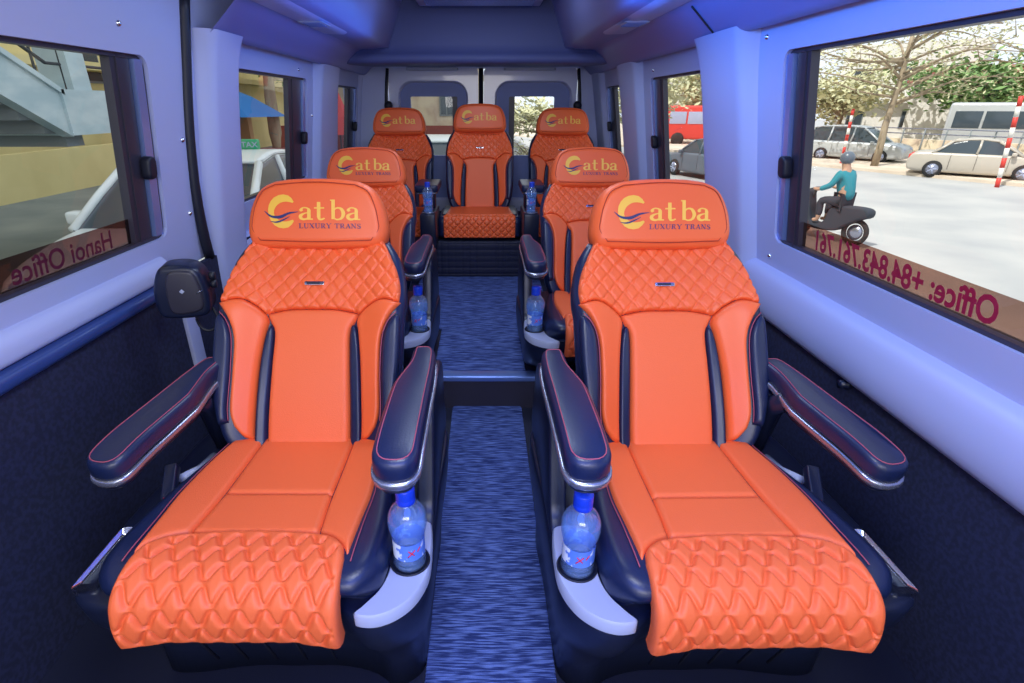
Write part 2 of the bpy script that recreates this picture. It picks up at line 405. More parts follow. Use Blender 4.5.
V, F = panel([(-.95, FU), (-.95, FP)], [(.93, FU), (.93, FP)], [(-.95, FU), (.93, FU)], [(-.95, FP), (.93, FP)], 260, 34,
             lambda s, t, h: np.stack([s, 3.33 - h, t], 1), .006, .01, 0, (-.006,), extra=lambda s, t, d: -.004 * np.exp(-(np.abs(((s / .045 + .5) % 1) - .5) * .045 / .003) ** 2) - .004 * np.exp(-(np.abs(((t / .04 + .5) % 1) - .5) * .04 / .003) ** 2))
struct(mesh('trim_14', V, F, M_quilt))

# roof
mb = MB(); mb.box(-1.0, .95, -.7, 4.4, .60, .64); struct(mb.build('ceiling', M_ceil, None, False))
def cove(name, sx, dx, y0, y1, yd):
    base = [(.868, .26), (.85, .235), (.835, .216), (.81, .206), (.788, .212), (.772, .228), (.72, .275), (.69, .302), (.668, .311)]
    V, F = extrude_profile([(sx * (x + dx), z) for x, z in smoothpoly(base, 26)], y0, y1)
    mb = MB(); mb.add(V, F)
    V, F = extrude_profile([(sx * (x + dx), z) for x, z in [(.668, .311), (.60, .312), (.50, .325), (.40, .60)]], y0, y1); mb.add(V, F)
    struct(mb.build(name, M_cove))
    d = [(.665, .307), (.60, .304), (.582, .305), (.566, .315), (.552, .335), (.515, .42), (.485, .50), (.455, .555), (.41, .585), (.36, .597)]
    P = smoothpoly([(x + dx, z) for x, z in d], 30); mb = MB(); V = []; n = len(P)
    ys = [y0 - 0.0, yd - .10, yd - .05, yd - .02, yd]; sh = [0, 0, .006, .02, .055]
    cx, cz = .60 + dx, .56
    for y, q in zip(ys, sh):
        V += [(sx * (p[0] + (cx - p[0]) * q * 3), y, p[1] + (cz - p[1]) * q * 3) for p in P]
    F = [(i * n + j, i * n + j + 1, (i + 1) * n + j + 1, (i + 1) * n + j) for i in range(4) for j in range(n - 1)]
    F.append(tuple(range(4 * n, 5 * n)))
    mb.add(V, F); return struct(mb.build(name.replace('cove', 'duct'), M_duct))
M_dk = M_ceil
cove('ceiling_cove_right', 1, .0, -.7, 4.38, 2.95)
cove('ceiling_cove_left', -1, .075, 1.93, 4.38, 2.95)
for sx, dx, lab in ((1, 0, 'small square air vent under the right ceiling duct'), (-1, .075, 'small square air vent under the left ceiling duct')):
    v = empty('air_vent', (sx * (.612 + dx), 2.5, .3055)); tag(v, lab, 'air vent')
    V, F = slab(rrect(-.05, .05, -.075, .075, .012), 0, -.004, .001, .002); mesh('vent_frame', V, F, M_console, v)
    for k in range(5):
        m2 = MB(); m2.box(-.038, .038, -.058 + k * .026, -.050 + k * .026, -.007, -.0035, bev=.001); m2.build('vent_slat', M_recess, v)
# joint line in right cove
mb = MB(); mb.tube(smoothpoly([(.835, 2.02, .214), (.81, 2.03, .204), (.788, 2.04, .209), (.771, 2.05, .226), (.72, 2.05, .272), (.689, 2.05, .300)], 16), .0035, 6); struct(mb.build('trim_15', M_rub))
# rear bulkhead header
pr = smoothpoly([(3.72, .60), (3.70, .45), (3.69, .33), (3.68, .30), (3.66, .287), (3.645, .265), (3.655, .243), (3.70, .235), (3.9, .24), (4.4, .262)], 40)
V, F = extrude_profile([(p[0], p[1]) for p in pr], -.93, .86, axis='x'); struct(mesh('ceiling_header', V, F, M_ceil))
u = empty('roof_air_unit', (-.02, 3.52, .57)); tag(u, 'pale blue roof air outlet on the ceiling just before the rear bulkhead', 'air outlet')
mb = MB(); mb.box(-.36, .36, -.16, .15, -.035, .03, bev=.012); mb.build('outlet_frame', M_wall, u)
for k in range(7):
    m2 = MB(); m2.box(-.31, .31, -.13 + k * .035, -.115 + k * .035, -.042, -.032, bev=.003); m2.build('outlet_slat', M_rail, u)
# rear wall and doors
YB = 4.4
mb = MB()
mb.box(-1.05, -.715, YB, YB + .05, FP, .45); mb.box(.715, 1.0, YB, YB + .05, FP, .45); mb.box(-.72, .72, YB + .01, YB + .05, .25, .6)
struct(mb.build('wall_back', M_wall, None, False))
def rear_door(n, x0, x1, rx0, rx1, gx0, gx1, shade):
    mb = MB(); outer = rrect(x0, x1, FP, .252, .03)
    rec = rrect(rx0, rx1, -.70, .17, .11, 10); gl = rrect(min(gx0, shade[0]), max(gx1, shade[1]), -.36, .062, .012)
    V, F = flat([outer, rec], lambda x, z: (x, YB - .012, z)); mb.add(V, F, 0)
    k = len(rec)
    for dy0, dy1, o0, o1 in ((-.012, -.004, 0, .006), (-.004, .02, .006, .016)):
        a = offset_loop(rec, o0); b = offset_loop(rec, o1)
        mb.add([(p[0], YB + dy0, p[1]) for p in a] + [(p[0], YB + dy1, p[1]) for p in b], [(i, (i + 1) % k, k + (i + 1) % k, k + i) for i in range(k)], 0)
    rin = offset_loop(rec, .016)
    V, F = flat([[tuple(p) for p in rin], gl], lambda x, z: (x, YB + .02, z)); mb.add(V, F, 1)
    g = len(gl)
    mb.add([(p[0], YB + .02, p[1]) for p in gl] + [(p[0], YB + .05, p[1]) for p in gl], [(i, (i + 1) % g, g + (i + 1) % g, g + i) for i in range(g)], 1)
    o = struct(mb.build('door_%d' % n, [M_door, M_recess], None, False))
    m2 = MB(); m2.box(shade[0], shade[1], YB + .03, YB + .05, -.36, .062); m2.build('window_frame', M_frame, o, False)  # dark strip beside the glass: shadow on the frame put into its colour
    m2 = MB(); m2.add([(gx0, YB + .045, -.36), (gx1, YB + .045, -.36), (gx1, YB + .045, .062), (gx0, YB + .045, .062)], [(0, 1, 2, 3)]); m2.build('glass_pane', M_glass, o, False)
    return o
dl = rear_door(1, -.703, -.035, -.64, -.112, -.55, -.234, (-.234, -.195))
dr = rear_door(2, .005, .703, .089, .672, .241, .543, (.198, .241))
mb = MB(); mb.tube([(-.015, YB - .02, FP), (-.015, YB - .02, .25)], .018, 8); struct(mb.build('trim_16', M_rub))
for sx in (-1, 1):
    mb = MB(); mb.tube(smoothpoly([(sx * .705, YB - .015, .25), (sx * .722, YB - .02, .10), (sx * .735, YB - .02, -.1), (sx * .745, YB - .02, FP)], 12), .012, 8); struct(mb.build('trim_%d' % (18 + sx), M_rub))
    h = empty('rubber_bumper', (sx * .705, YB - .06, .0)); tag(h, 'round black rubber bumper beside the %s rear door edge' % ('left' if sx < 0 else 'right'), 'bumper')
    m2 = MB(); m2.lathe([(.002, -.03), (.028, -.028), (.032, -.012), (.03, .0), (.018, .004), (.018, .05)], 16, axis='y'); m2.build('bumper_head', M_rub, h)
    m2 = MB(); m2.box(-.022, .022, .03, .045, -.06, -.02, bev=.004); m2.build('bumper_bracket', M_rub, h)
    V, F = slab([(p[0] + (-.37 if sx < 0 else .34), p[1] + 4.33) for p in rrect(-.19, .19, -.03, .03, .028)], .252, .234, .003, .006)
    l = mesh('door_top_handle', V, F, M_console); tag(l, 'pale oval grab trim above the %s rear door' % ('left' if sx < 0 else 'right'), 'grab handle')

# ------------------------------------------------------------------ seats
OR = np.array([0, 1.0, FL])            # seat-local origin
def backmap(B, deg, sag=True, y0=0.):
    a = math.radians(deg); up = np.array([0, math.sin(a), math.cos(a)]); nn = np.array([0, -math.cos(a), math.sin(a)])
    def S(s, t, h):
        s = np.asarray(s, float); t = np.asarray(t, float); h = np.asarray(h, float)
        dep = 0
        if sag:
            s0 = s; s = s * (.93 - .02 * sstep(.25, .42, t))
            dep = .042 * sstep(.10, .215, np.abs(s0)) * (1 - .55 * sstep(.30, .40, t)) + .014 * np.sin(np.clip(t / .42, 0, 1) * PI) - .012 * sstep(.40, .5, t)
        return (np.array([0, B[0], B[1]]) - OR)[None] + np.stack([s, 0 * s, 0 * s], 1) + t[:, None] * up + (dep + h)[:, None] * nn
    return S
def mirror(p): return [(-x, y) for x, y in p]
def qb(s, t, d): return quilt(.0235, .044, .0040, .0026, 1.0, .7)(s, t, d)
def add(root, name, VF, m, parent=None): return mesh(name, VF[0], VF[1], m, parent or root)
def outline_tube(S, pts2, h, r, n=60, closed=False):
    P = smoothpoly(pts2, n) if not closed else np.array(pts2)
    mb = MB(); mb.tube(S(P[:, 0], P[:, 1], np.full(len(P), h)), r, 6, closed=closed); return mb
# logo glyphs: strokes in a small 2-D system, unit = one pixel of a 6.4x view (x right, y up)
def ribbon(pts, w):
    P = smoothpoly(pts, 18) if len(pts) > 2 else np.array(pts, float); n = len(P)
    W = np.interp(np.linspace(0, 1, n), np.linspace(0, 1, len(w)), w) if isinstance(w, (list, tuple)) else np.full(n, w)
    T = np.gradient(P, axis=0); T /= np.linalg.norm(T, axis=1)[:, None] + 1e-9; N = np.stack([-T[:, 1], T[:, 0]], 1)
    V = list(P + N * W[:, None] / 2) + list(P - N * W[:, None] / 2)
    return V, [(i, i + 1, n + i + 1, n + i) for i in range(n - 1)]
def ser(x, y, w, h=.1): return ([(x - w / 2, y + h / 2), (x + w / 2, y + h / 2)], h)
G = {   # unit: x-height = 1
 'a': ([([(.08, .78), (.22, .95), (.42, .95), (.56, .82), (.57, .5)], [.16, .1, .1, .2, .2]), ([(.57, .6), (.57, .0)], .2), ([(.57, .58), (.3, .5), (.1, .35), (.1, .15), (.25, .04), (.42, .07), (.57, .22)], [.08, .1, .2, .2, .14, .08]), ([(.52, .05), (.8, .05)], .1), ([(.06, .7), (.2, .82)], .16)], .85),
 't': ([([(.28, 1.42), (.28, .2)], .2), ([(.28, .25), (.32, .06), (.45, .03), (.62, .12)], [.2, .14, .1]), ([(.02, .94), (.6, .94)], .11)], .68),
 'b': ([([(.18, 1.62), (.18, .05)], .2), ([(.0, 1.57), (.2, 1.57)], .1), ([(.2, .75), (.4, .95), (.65, .88), (.78, .5), (.66, .12), (.4, .02), (.2, .15)], [.08, .12, .2, .22, .18, .12, .08]), ], .95),
 ' ': ([], .5),
 'L': ([([(.2, 1.0), (.2, 0)], .17), ser(.2, .96, .42, .07), ([(.0, .04), (.72, .04)], .07), ([(.70, .03), (.72, .3)], .07)], .85),
 'U': ([([(.2, 1), (.2, .3), (.32, .05), (.55, .03), (.7, .2), (.74, .35), (.74, 1)], [.17, .17, .15, .1, .07, .07, .07]), ser(.2, .96, .4, .07), ser(.74, .96, .3, .07)], 1.0),
 'X': ([([(.12, 1), (.72, 0)], .17), ([(.7, 1), (.12, 0)], .07), ser(.15, .96, .34, .07), ser(.7, .96, .28, .07), ser(.14, .04, .28, .07), ser(.7, .04, .34, .07)], .95),
 'R': ([([(.2, 1), (.2, 0)], .17), ser(.2, .04, .4, .07), ([(.02, .96), (.4, .96), (.62, .85), (.6, .6), (.4, .5), (.2, .5)], [.07, .07, .15, .15, .07, .07]), ([(.42, .5), (.72, .02)], .16), ([(.66, .04), (.9, .04)], .07)], .98),
 'Y': ([([(.1, 1), (.42, .48)], .16), ([(.74, 1), (.42, .48)], .07), ([(.42, .5), (.42, 0)], .17), ser(.1, .96, .34, .07), ser(.74, .96, .28, .07), ser(.42, .04, .4, .07)], .92),
 'T': ([([(.4, 1), (.4, 0)], .17), ([(.02, .96), (.78, .96)], .08), ([(.03, .98), (.03, .74)], .07), ([(.77, .98), (.77, .74)], .07), ser(.4, .04, .4, .07)], .9),
 'A': ([([(.42, 1), (.74, .0)], .17), ([(.42, .95), (.12, .0)], .07), ([(.22, .34), (.62, .34)], .07), ser(.1, .04, .26, .07), ser(.74, .04, .34, .07)], .92),
 'N': ([([(.16, 1), (.16, 0)], .07), ([(.16, 1), (.76, .02)], .17), ([(.76, 1), (.76, 0)], .07), ser(.1, .96, .3, .07), ser(.76, .96, .28, .07), ser(.16, .04, .28, .07)], .98),
 'S': ([([(.6, .78), (.5, .94), (.3, .97), (.13, .82), (.18, .62), (.4, .5), (.6, .36), (.6, .14), (.38, .03), (.16, .08), (.08, .26)], [.07, .07, .1, .14, .17, .17, .14, .1, .07]), ([(.6, .96), (.6, .7)], .06), ([(.08, .04), (.08, .3)], .06)], .78)}
def write(s, x, y, size, width):
    tot = sum(G[c][1] for c in s); kx = width / tot; out = MB()
    for c in s:
        for pts, w in G[c][0]:
            V, F = ribbon([(p[0] * size, p[1] * size) for p in pts], [q * size for q in w] if isinstance(w, list) else w * size)
            V = [(x + v[0] * kx / size, y + v[1], 0) for v in V]; out.add(V, F)
        x += G[c][1] * kx
    return out
def zmap(x, y): return ((x - 500) * .000400, (480 - y) * .000385)     # view pixels -> headrest s,t
def headrest_h(s, t): return .012 * (1 - (s / .19) ** 2) + .006 * np.sin(np.clip(t / .168, 0, 1) * PI)
def to_headrest(mb, S, lift):
    V = np.array([v[:2] for v in mb.v]); s, t = zmap(V[:, 0], 2 * 0 + V[:, 1])
    h = .0 + headrest_h(s, t) + lift
    return [tuple(p) for p in S(s, t, h)], mb.f
def make_headrest(root, B=(1.305, -.327), deg=22, tagline=True):
    S = backmap(B, deg, sag=False)
    L = [(-.150, .004), (-.166, .012), (-.175, .035), (-.174, .065), (-.167, .100), (-.151, .136), (-.132, .156), (-.105, .168)]
    Bt = [(-.150, .004), (-.10, .000), (0, -.001), (.10, .000), (.150, .004)]; Tp = [(-.105, .168), (-.06, .1735), (0, .175), (.06, .1735), (.105, .168)]
    h = add(root, 'headrest', panel(L, mirror(L), Bt, Tp, 60, 34, S, 0, .024, -.024, (-.045, -.07, -.085), extra=lambda s, t, d: headrest_h(s, t) - .0025 * np.exp(-((d - .013) / .002) ** 2), back=True, rnd=(1.01, .97, .9)), M_or)
    lp = [(-.138, .018), (-.157, .045), (-.156, .07), (-.148, .105), (-.131, .139), (-.100, .155)]
    top = [(-.100, .155), (0, .161), (.100, .155)]
    P = np.vstack([smoothpoly(lp, 30), smoothpoly(top, 40)[1:], smoothpoly(mirror(lp)[::-1], 30)[1:], smoothpoly([(.138, .018), (0, .0135), (-.138, .018)], 40)[1:-1]])
    mb = MB(); mb.tube(S(P[:, 0], P[:, 1], headrest_h(P[:, 0], P[:, 1]) - .0014), .0014, 6, closed=True); mb.build('piping', M_pipe, h)
    for sx in (-1, 1):
        mb = MB(); mb.tube(S(np.array([sx * .06, sx * .06]), np.array([.04, -.08]), np.array([-.05, -.06])), .008, 8); mb.build('headrest_post', M_chrome, root)
    # emblem: a gold C with two navy swooshes
    e = MB(); R_, cx, cy = 82, 312, 254
    pts = [(cx + R_ * math.cos(a) * (.98), cy - R_ * math.sin(a) * 1.05) for a in np.linspace(math.radians(42), math.radians(318), 11)]
    V, F = ribbon(pts, [10, 40, 50, 52, 46, 36, 34, 44, 46, 38, 12]); e.add([(v[0], v[1], 0) for v in V], F)
    v, f = to_headrest(e, S, .0010); em = mesh('emblem', v, f, M_gold, h, False)
    e = MB()
    V, F = ribbon([(190, 250), (232, 284), (290, 289), (345, 266), (405, 257)], [3, 14, 20, 13, 2]); e.add([(q[0], q[1], 0) for q in V], F)
    V, F = ribbon([(228, 316), (262, 322), (300, 312), (352, 286)], [3, 11, 10, 2]); e.add([(q[0], q[1], 0) for q in V], F)
    v, f = to_headrest(e, S, .0018); mesh('emblem_swoosh', v, f, M_navy, h, False)
    for nm, s, x, y, sz, w, m in (('name_lettering', 'at', 408, 308, 80, 165, M_yel), ('name_lettering', 'ba', 600, 308, 80, 190, M_yel), ('tagline_lettering', 'LUXURY TRANS', 405, 362, 30, 385, M_navy)):
        if not tagline and nm[0] == 't': continue
        g = write(s, x, 0, sz, w); g.v = [(q[0], y - q[1], 0) for q in g.v]
        v, f = to_headrest(g, S, .0012); mesh(nm, v, f, m, h, False)
    return h
def make_back(root, B=(1.06, -.735), deg=32.5):
    S = backmap(B, deg)
    L = [(-.17, -.03), (-.205, -.005), (-.228, .05), (-.238, .12), (-.241, .22), (-.243, .30), (-.248, .345), (-.243, .40), (-.226, .455), (-.196, .50)]
    add(root, 'back_shell', panel(L, mirror(L), [(-.17, -.03), (0, -.045), (.17, -.03)], [(-.196, .50), (0, .51), (.196, .50)], 48, 48, S, -.006, .022, -.024, (-.05, -.085, -.10), back=True, rnd=(1.0, .98, .92)), M_bk)
    # centre panel
    cl = [(-.106, -.028), (-.106, .06), (-.101, .18), (-.099, .255), (-.112, .285), (-.121, .302)]
    add(root, 'centre_panel', panel(cl, mirror(cl), [(-.106, -.028), (0, -.036), (.106, -.028)], [(-.121, .302), (-.110, .308), (-.06, .317), (0, .318), (.06, .317), (.110, .308), (.121, .302)], 44, 60, S, .011, .014, -.003), M_orp)
    for sx in (-1, 1):
        mm = (lambda p: p) if sx > 0 else mirror
        def pan(inner, outer, bot, top, nx, ny, puff=.011, r=.012, **k):
            a, b = (mm(inner), mm(outer)) if sx > 0 else (mm(outer), mm(inner))
            bt, tp = (bot, top) if sx > 0 else (mirror(bot)[::-1], mirror(top)[::-1])
            return panel(a, b, bt, tp, nx, ny, S, puff, r, -.003, **k)
        ti, to_ = [(.106, -.028), (.106, .06), (.101, .18), (.099, .255), (.103, .278)], [(.137, -.02), (.136, .06), (.130, .18), (.120, .26), (.106, .280)]
        add(root, 'trim_strip', pan(ti, to_, [(.106, -.028), (.137, -.02)], [(.103, .278), (.106, .280)], 8, 40, .008, .01), M_bk)
        bi = [(.137, .000), (.137, .06), (.131, .18), (.121, .26), (.116, .285), (.124, .304)]
        bo = [(.178, .030), (.188, .07), (.186, .16), (.188, .24), (.206, .288), (.238, .327)]
        add(root, 'side_bolster', pan(bi, bo, [(.137, .000), (.158, .006), (.178, .030)], [(.124, .304), (.152, .325), (.190, .339), (.238, .327)], 26, 50), M_or)
        wi = [(.192, .040), (.194, .08), (.191, .16), (.194, .24), (.208, .278), (.226, .298)]
        wo = [(.215, .035), (.228, .09), (.235, .16), (.237, .24), (.237, .28), (.234, .298)]
        add(root, 'side_wing', pan(wi, wo, [(.192, .040), (.215, .035)], [(.226, .298), (.234, .298)], 12, 40, .008, .012), M_bk)
        outline_tube(S, mm([(.1905, .045), (.1925, .08), (.1895, .16), (.1925, .24), (.2065, .28), (.228, .303)]), .003, .0012).build('wing_stitching', M_stitch, root)
    # quilted shoulder panel
    ql = [(-.234, .329), (-.236, .365), (-.226, .41), (-.205, .455), (-.182, .498)]
    add(root, 'quilted_panel', panel(ql, mirror(ql), [(-.234, .329), (-.190, .340), (-.152, .326), (-.122, .304), (-.112, .309), (-.06, .318), (0, .319), (.06, .318), (.112, .309), (.122, .304), (.152, .326), (.190, .340), (.234, .329)],
        [(-.182, .498), (0, .505), (.182, .498)], 170, 66, S, .010, .010, -.003, extra=qb), M_or)
    V, F = slab(rrect(-.027, .027, -.005, .005, .003), .004, 0, .0015, .0005)
    pts = np.array(V); P = S(pts[:, 0], .383 + pts[:, 1], .0105 + pts[:, 2]); b = mesh('badge', [tuple(p) for p in P], F, M_chrome, root)
    V, F = slab(rrect(-.020, .016, -.0028, .0028, .001), .0008, 0, .0002, .0002)
    pts = np.array(V); P = S(pts[:, 0], .383 + pts[:, 1], .0143 + pts[:, 2]); mesh('badge_inlay', [tuple(p) for p in P], F, M_frame, b)
def pathmap(path, dome=.0):
    P = smoothpoly(path, 200); Lg = np.concatenate([[0], np.cumsum(np.linalg.norm(np.diff(P, axis=0), axis=1))])
    T = np.gradient(P, axis=0); T /= np.linalg.norm(T, axis=1)[:, None]; N = np.stack([T[:, 1], -T[:, 0]], 1)   # up/forward normal
    if N[0, 1] < 0: N = -N
    def S(s, v, h):
        v = np.asarray(v, float); s = np.asarray(s, float)
        y = np.interp(v, Lg, P[:, 0]); z = np.interp(v, Lg, P[:, 1]); ny = np.interp(v, Lg, N[:, 0]); nz = np.interp(v, Lg, N[:, 1])
        hh = h + dome * sstep(.09, .19, np.abs(s))
        return np.stack([s, y + ny * hh - 1.0, z + nz * hh - FL], 1)
    return S, Lg[-1]
CP = [(1.12, -.742), (1.0, -.737), (.88, -.731), (.76, -.722), (.68, -.717), (.64, -.721), (.610, -.737), (.600, -.762), (.598, -.785), (.600, -.805), (.605, -.825)]
def make_cushion(root):
    S, LL = pathmap(CP, .012)      # v runs from the back; v ~ 1.12 - Y on the flat part
    # black base cushion
    ol = [(-.19, .02), (-.205, .10), (-.235, .24), (-.247, .36), (-.246, .44), (-.232, .485), (-.205, .515)]
    add(root, 'seat_cushion', panel(ol, mirror(ol), [(-.19, .02), (.19, .02)], [(-.205, .515), (0, .525), (.205, .515)], 50, 50, S, -.004, .030, -.036, (-.06, -.085), back=True, rnd=(1.0, .97)), M_bk)
    # side orange strips, centre inserts
    for sx in (-1, 1):
        i = [(.108, .035), (.110, .20), (.112, .30), (.118, .385)]; o = [(.165, .035), (.186, .16), (.194, .27), (.190, .36), (.186, .45)]
        bt = [(.108, .035), (.165, .035)]; tp = [(.118, .385), (.150, .405), (.175, .43), (.186, .45)]
        if sx > 0: q = panel(i, o, bt, tp, 20, 50, S, .006, .010, -.006)
        else: q = panel(mirror(o), mirror(i), mirror(bt)[::-1], mirror(tp)[::-1], 20, 50, S, .006, .010, -.006)
        add(root, 'side_cushion', q, M_orp)
        outline_tube(S, [(sx * x, y) for x, y in [(.171, .03), (.190, .16), (.199, .27), (.196, .36), (.194, .46)]], -.001, .0012).build('cushion_stitching', M_stitch, root)
    add(root, 'centre_cushion_rear', panel([(-.108, .035), (-.110, .266)], [(.108, .035), (.110, .266)], [(-.108, .035), (.108, .035)], [(-.110, .266), (.110, .266)], 30, 30, S, .006, .008, -.003), M_orp)
    add(root, 'centre_cushion_front', panel([(-.110, .266), (-.118, .385)], [(.110, .266), (.118, .385)], [(-.110, .266), (.110, .266)], [(-.118, .385), (0, .385), (.118, .385)], 30, 20, S, .006, .008, -.003), M_orp)
    # quilted leg pad draped over the front edge
    fl = [(-.182, .455), (-.184, .50), (-.184, .55), (-.185, LL - .005)]
    ft = [(-.182, .455), (-.172, .425), (-.140, .398), (-.09, .384), (0, .378), (.09, .384), (.140, .398), (.172, .425), (.182, .455)]
    ex = quilt(.034, .043, .0058, .0032, .74)
    add(root, 'quilted_leg_pad', panel(fl, mirror(fl), ft, [(-.185, LL - .005), (-.1, LL), (.1, LL), (.185, LL - .005)], 170, 110, S, .010, .012, -.004, (-.012, -.02), extra=lambda s, t, d: ex(s, t, d) * sstep(.004, .016, d)), M_orp)
def make_arm(name, root, ax, ay0, ay1, z, sx, splay=0., tilt=0., w=.070):
    """armrest: padded top, satin rail, stitching. ay0 front end."""
    L = ay1 - ay0; hw = w / 2
    pl = [(-hw * .55, 0), (0, -.004), (hw * .55, 0), (hw * .93, .018), (hw, .06), (hw, .20), (hw * .9, L * .62), (hw * .45, L * .82), (hw * .38, L - .01), (0, L), (-hw * .8, L - .01), (-hw, L * .8), (-hw, .20), (-hw, .06), (-hw * .93, .018)]
    if sx > 0: pl = [(-x, y) for x, y in pl][::-1]
    loop = rloop(pl, 72)
    M = Matrix.Translation((ax, ay0 - 1.0, z - FL)) @ Matrix.Rotation(splay, 4, 'Z') @ Matrix.Rotation(tilt, 4, 'X')
    bend = lambda v: M @ Vector((v.x, v.y, v.z - .035 * max(0, (.10 - v.y) / .10) ** 2 * .3))
    V, F = slab(loop, 0, -.036, .013, .004, bend); a = mesh(name, V, F, M_bk, root)
    V, F = slab(offset_loop(loop, -.004), -.037, -.052, .004, .006, bend); mesh('armrest_rail', V, F, M_satin, a)
    V, F = slab(offset_loop(loop, .004), -.053, -.066, .002, .008, bend); mesh('armrest_underside', V, F, M_shell, a)
    lp = offset_loop(loop, .009); mb = MB(); mb.tube([bend(Vector((p[0], p[1], -.0005))) for p in lp], .0011, 5, closed=True); mb.build('armrest_stitching', M_stitch, a)
    return a
def loft(rings, cap=True):
    V = []; F = []; n = len(rings[0])
    for r in rings: V += list(r)
    for i in range(len(rings) - 1): F += [(i * n + k, (i + 1) * n + k, (i + 1) * n + (k + 1) % n, i * n + (k + 1) % n) for k in range(n)]
    if cap: F += [tuple(range(n)), tuple(range((len(rings) - 1) * n, len(rings) * n))[::-1]]
    return V, F
def make_pod(root, sx, zb, foot):
    """sx = side of the aisle (-1: aisle at x<0). zb floor height, foot = y of the front of the foot."""
    k = sx
    pl = [(-.205, .612), (-.245, .606), (-.285, .628), (-.315, .67), (-.322, .74), (-.322, .95), (-.322, 1.20), (-.25, 1.24), (0, 1.25), (.24, 1.24), (.31, 1.18), (.325, .95), (.330, .75), (.322, .69), (.29, .650), (.225, .640), (.1, .66), (0, .66), (-.1, .66), (-.17, .64)]
    loop = rloop(pl, 110); rings = []
    H = [(-.792, .010, 0), (-.796, .003, 0), (-.803, 0, 0), (-.86, .0, .12), (-.92, .006, .35), (-.98, .016, .7), (zb if zb > -1.1 else -1.08, .028, 1.)]
    if zb < -1.1: H.append((zb, .03, 1.))
    for z, ins, q in H:
        lp = offset_loop(loop, ins); r = []
        for x, y in lp:
            y2 = 1.25 - (1.25 - y) * (1 - q * (1 - (1.25 - foot) / (1.25 - .606)))
            r.append((-k * x, y2 - 1.0, z - FL))
        rings.append(r)
    V, F = loft(rings); mesh('seat_base', V, F, M_shell, root)
    # seams on the lower front skirt
    mb = MB()
    for x in (-.12, -.06, 0, .06, .12): mb.tube([(x, .655 - 1.0 + .0, -.865 - FL), (x, .655 + (foot - .655) * .75 - 1.0 + .01, max(zb + .03, -1.03) - FL)], .003, 6)
    mb.build('skirt_seams', M_satin if False else M_rub, root)
    # console plate with a cup hole
    plate = rloop([(-.318, .80), (-.308, .825), (-.262, .825), (-.250, .79), (-.2485, .73), (-.246, .69), (-.236, .657), (-.216, .628), (-.203, .609), (-.235, .603), (-.270, .616), (-.300, .645), (-.319, .69), (-.322, .74)], 80)
    cup = [(-.284 + .034 * math.cos(a), .722 + .034 * math.sin(a)) for a in np.linspace(0, 2 * PI, 33)[:-1]]
    mb = MB(); f = lambda z: (lambda x, y: (-k * x, y - 1.0, z - FL))
    V, F = flat([[tuple(p) for p in offset_loop(plate, .003)], cup], f(-.770)); mb.add(V, F)
    a = [f(-.770)(*p) for p in offset_loop(plate, .003)]; b = [f(-.774)(*p) for p in plate]; c = [f(-.796)(*p) for p in plate]; n = len(a)
    mb.add(a + b + c, [(i, (i + 1) % n, n + (i + 1) % n, n + i) for i in range(n)] + [(n + i, n + (i + 1) % n, 2 * n + (i + 1) % n, 2 * n + i) for i in range(n)])
    cp = mb.build('console_plate', M_console, root)
    mb = MB(); ring = lambda r, z: [(-k * (-.284 + r * math.cos(t)), .722 + r * math.sin(t) - 1.0, z - FL) for t in np.linspace(0, 2 * PI, 33)[:-1]]
    V, F = loft([ring(.0375, -.7695), ring(.0365, -.767), ring(.0345, -.768), ring(.0335, -.772), ring(.033, -.790), ring(.01, -.7905)]); mb.add(V, F); mb.build('cup_holder', M_rub, cp)
    # side panel under the aisle armrest
    pn = [(.84, -.80), (.86, -.76), (.90, -.66), (.93, -.58), (.98, -.555), (1.10, -.555), (1.17, -.58), (1.20, -.66), (1.20, -.80)]
    lp = rloop(pn, 60); mb = MB()
    V, F = slab(lp, .018, -.018, .006, .006); V = [(-k * (-.300 + v[2]), v[0] - 1.0, v[1] - FL) for v in V]; mb.add(V, F); mb.build('side_panel', M_shell, root)
    # window-side arm bracket, chrome catch and buckle
    mb = MB(); mb.tube([(-k * .235, .13, -.80 - FL), (-k * .245, .10, -.66 - FL), (-k * .225, .02, -.60 - FL)], [.03, .028, .022], 10); mb.build('armrest_bracket', M_shell, root)
    c = MB(); q = rrect(.268, .312, .665, .82, .01); qi = rrect(.277, .303, .680, .805, .006); n = len(q)
    T = lambda x, y, z: (-k * x, y - 1.0, z - FL)
    V = [T(*p, -.782) for p in q] + [T(*p, -.782) for p in qi] + [T(*p, -.794) for p in q] + [T(*p, -.794) for p in qi]
    F = []
    for i in range(n):
        j = (i + 1) % n; F += [(i, j, n + j, n + i), (i, j, 2 * n + j, 2 * n + i), (n + i, n + j, 3 * n + j, 3 * n + i)]
    c.add(V, F); c.build('chrome_catch', M_chrome, root)
    b = MB(); b.box(-.013, .013, -.04, .04, -.012, .012, M=Matrix.Translation((-k * .247, -.10, -.735 - FL)) @ Matrix.Rotation(.5, 4, 'X') @ Matrix.Rotation(k * .25, 4, 'Z'), bev=.004)
    bb = b.build('belt_buckle', M_shell, root)
    b = MB(); b.box(-.008, .008, -.045, -.036, -.006, .010, M=Matrix.Translation((-k * .247, -.10, -.733 - FL)) @ Matrix.Rotation(.5, 4, 'X') @ Matrix.Rotation(k * .25, 4, 'Z'), bev=.002); b.build('buckle_button', M_red, bb)
    b = MB(); b.tube([T(.245, .94, -.755), T(.25, 1.02, -.79), T(.25, 1.08, -.80)], .012, 8); b.build('buckle_stalk', M_console, bb)
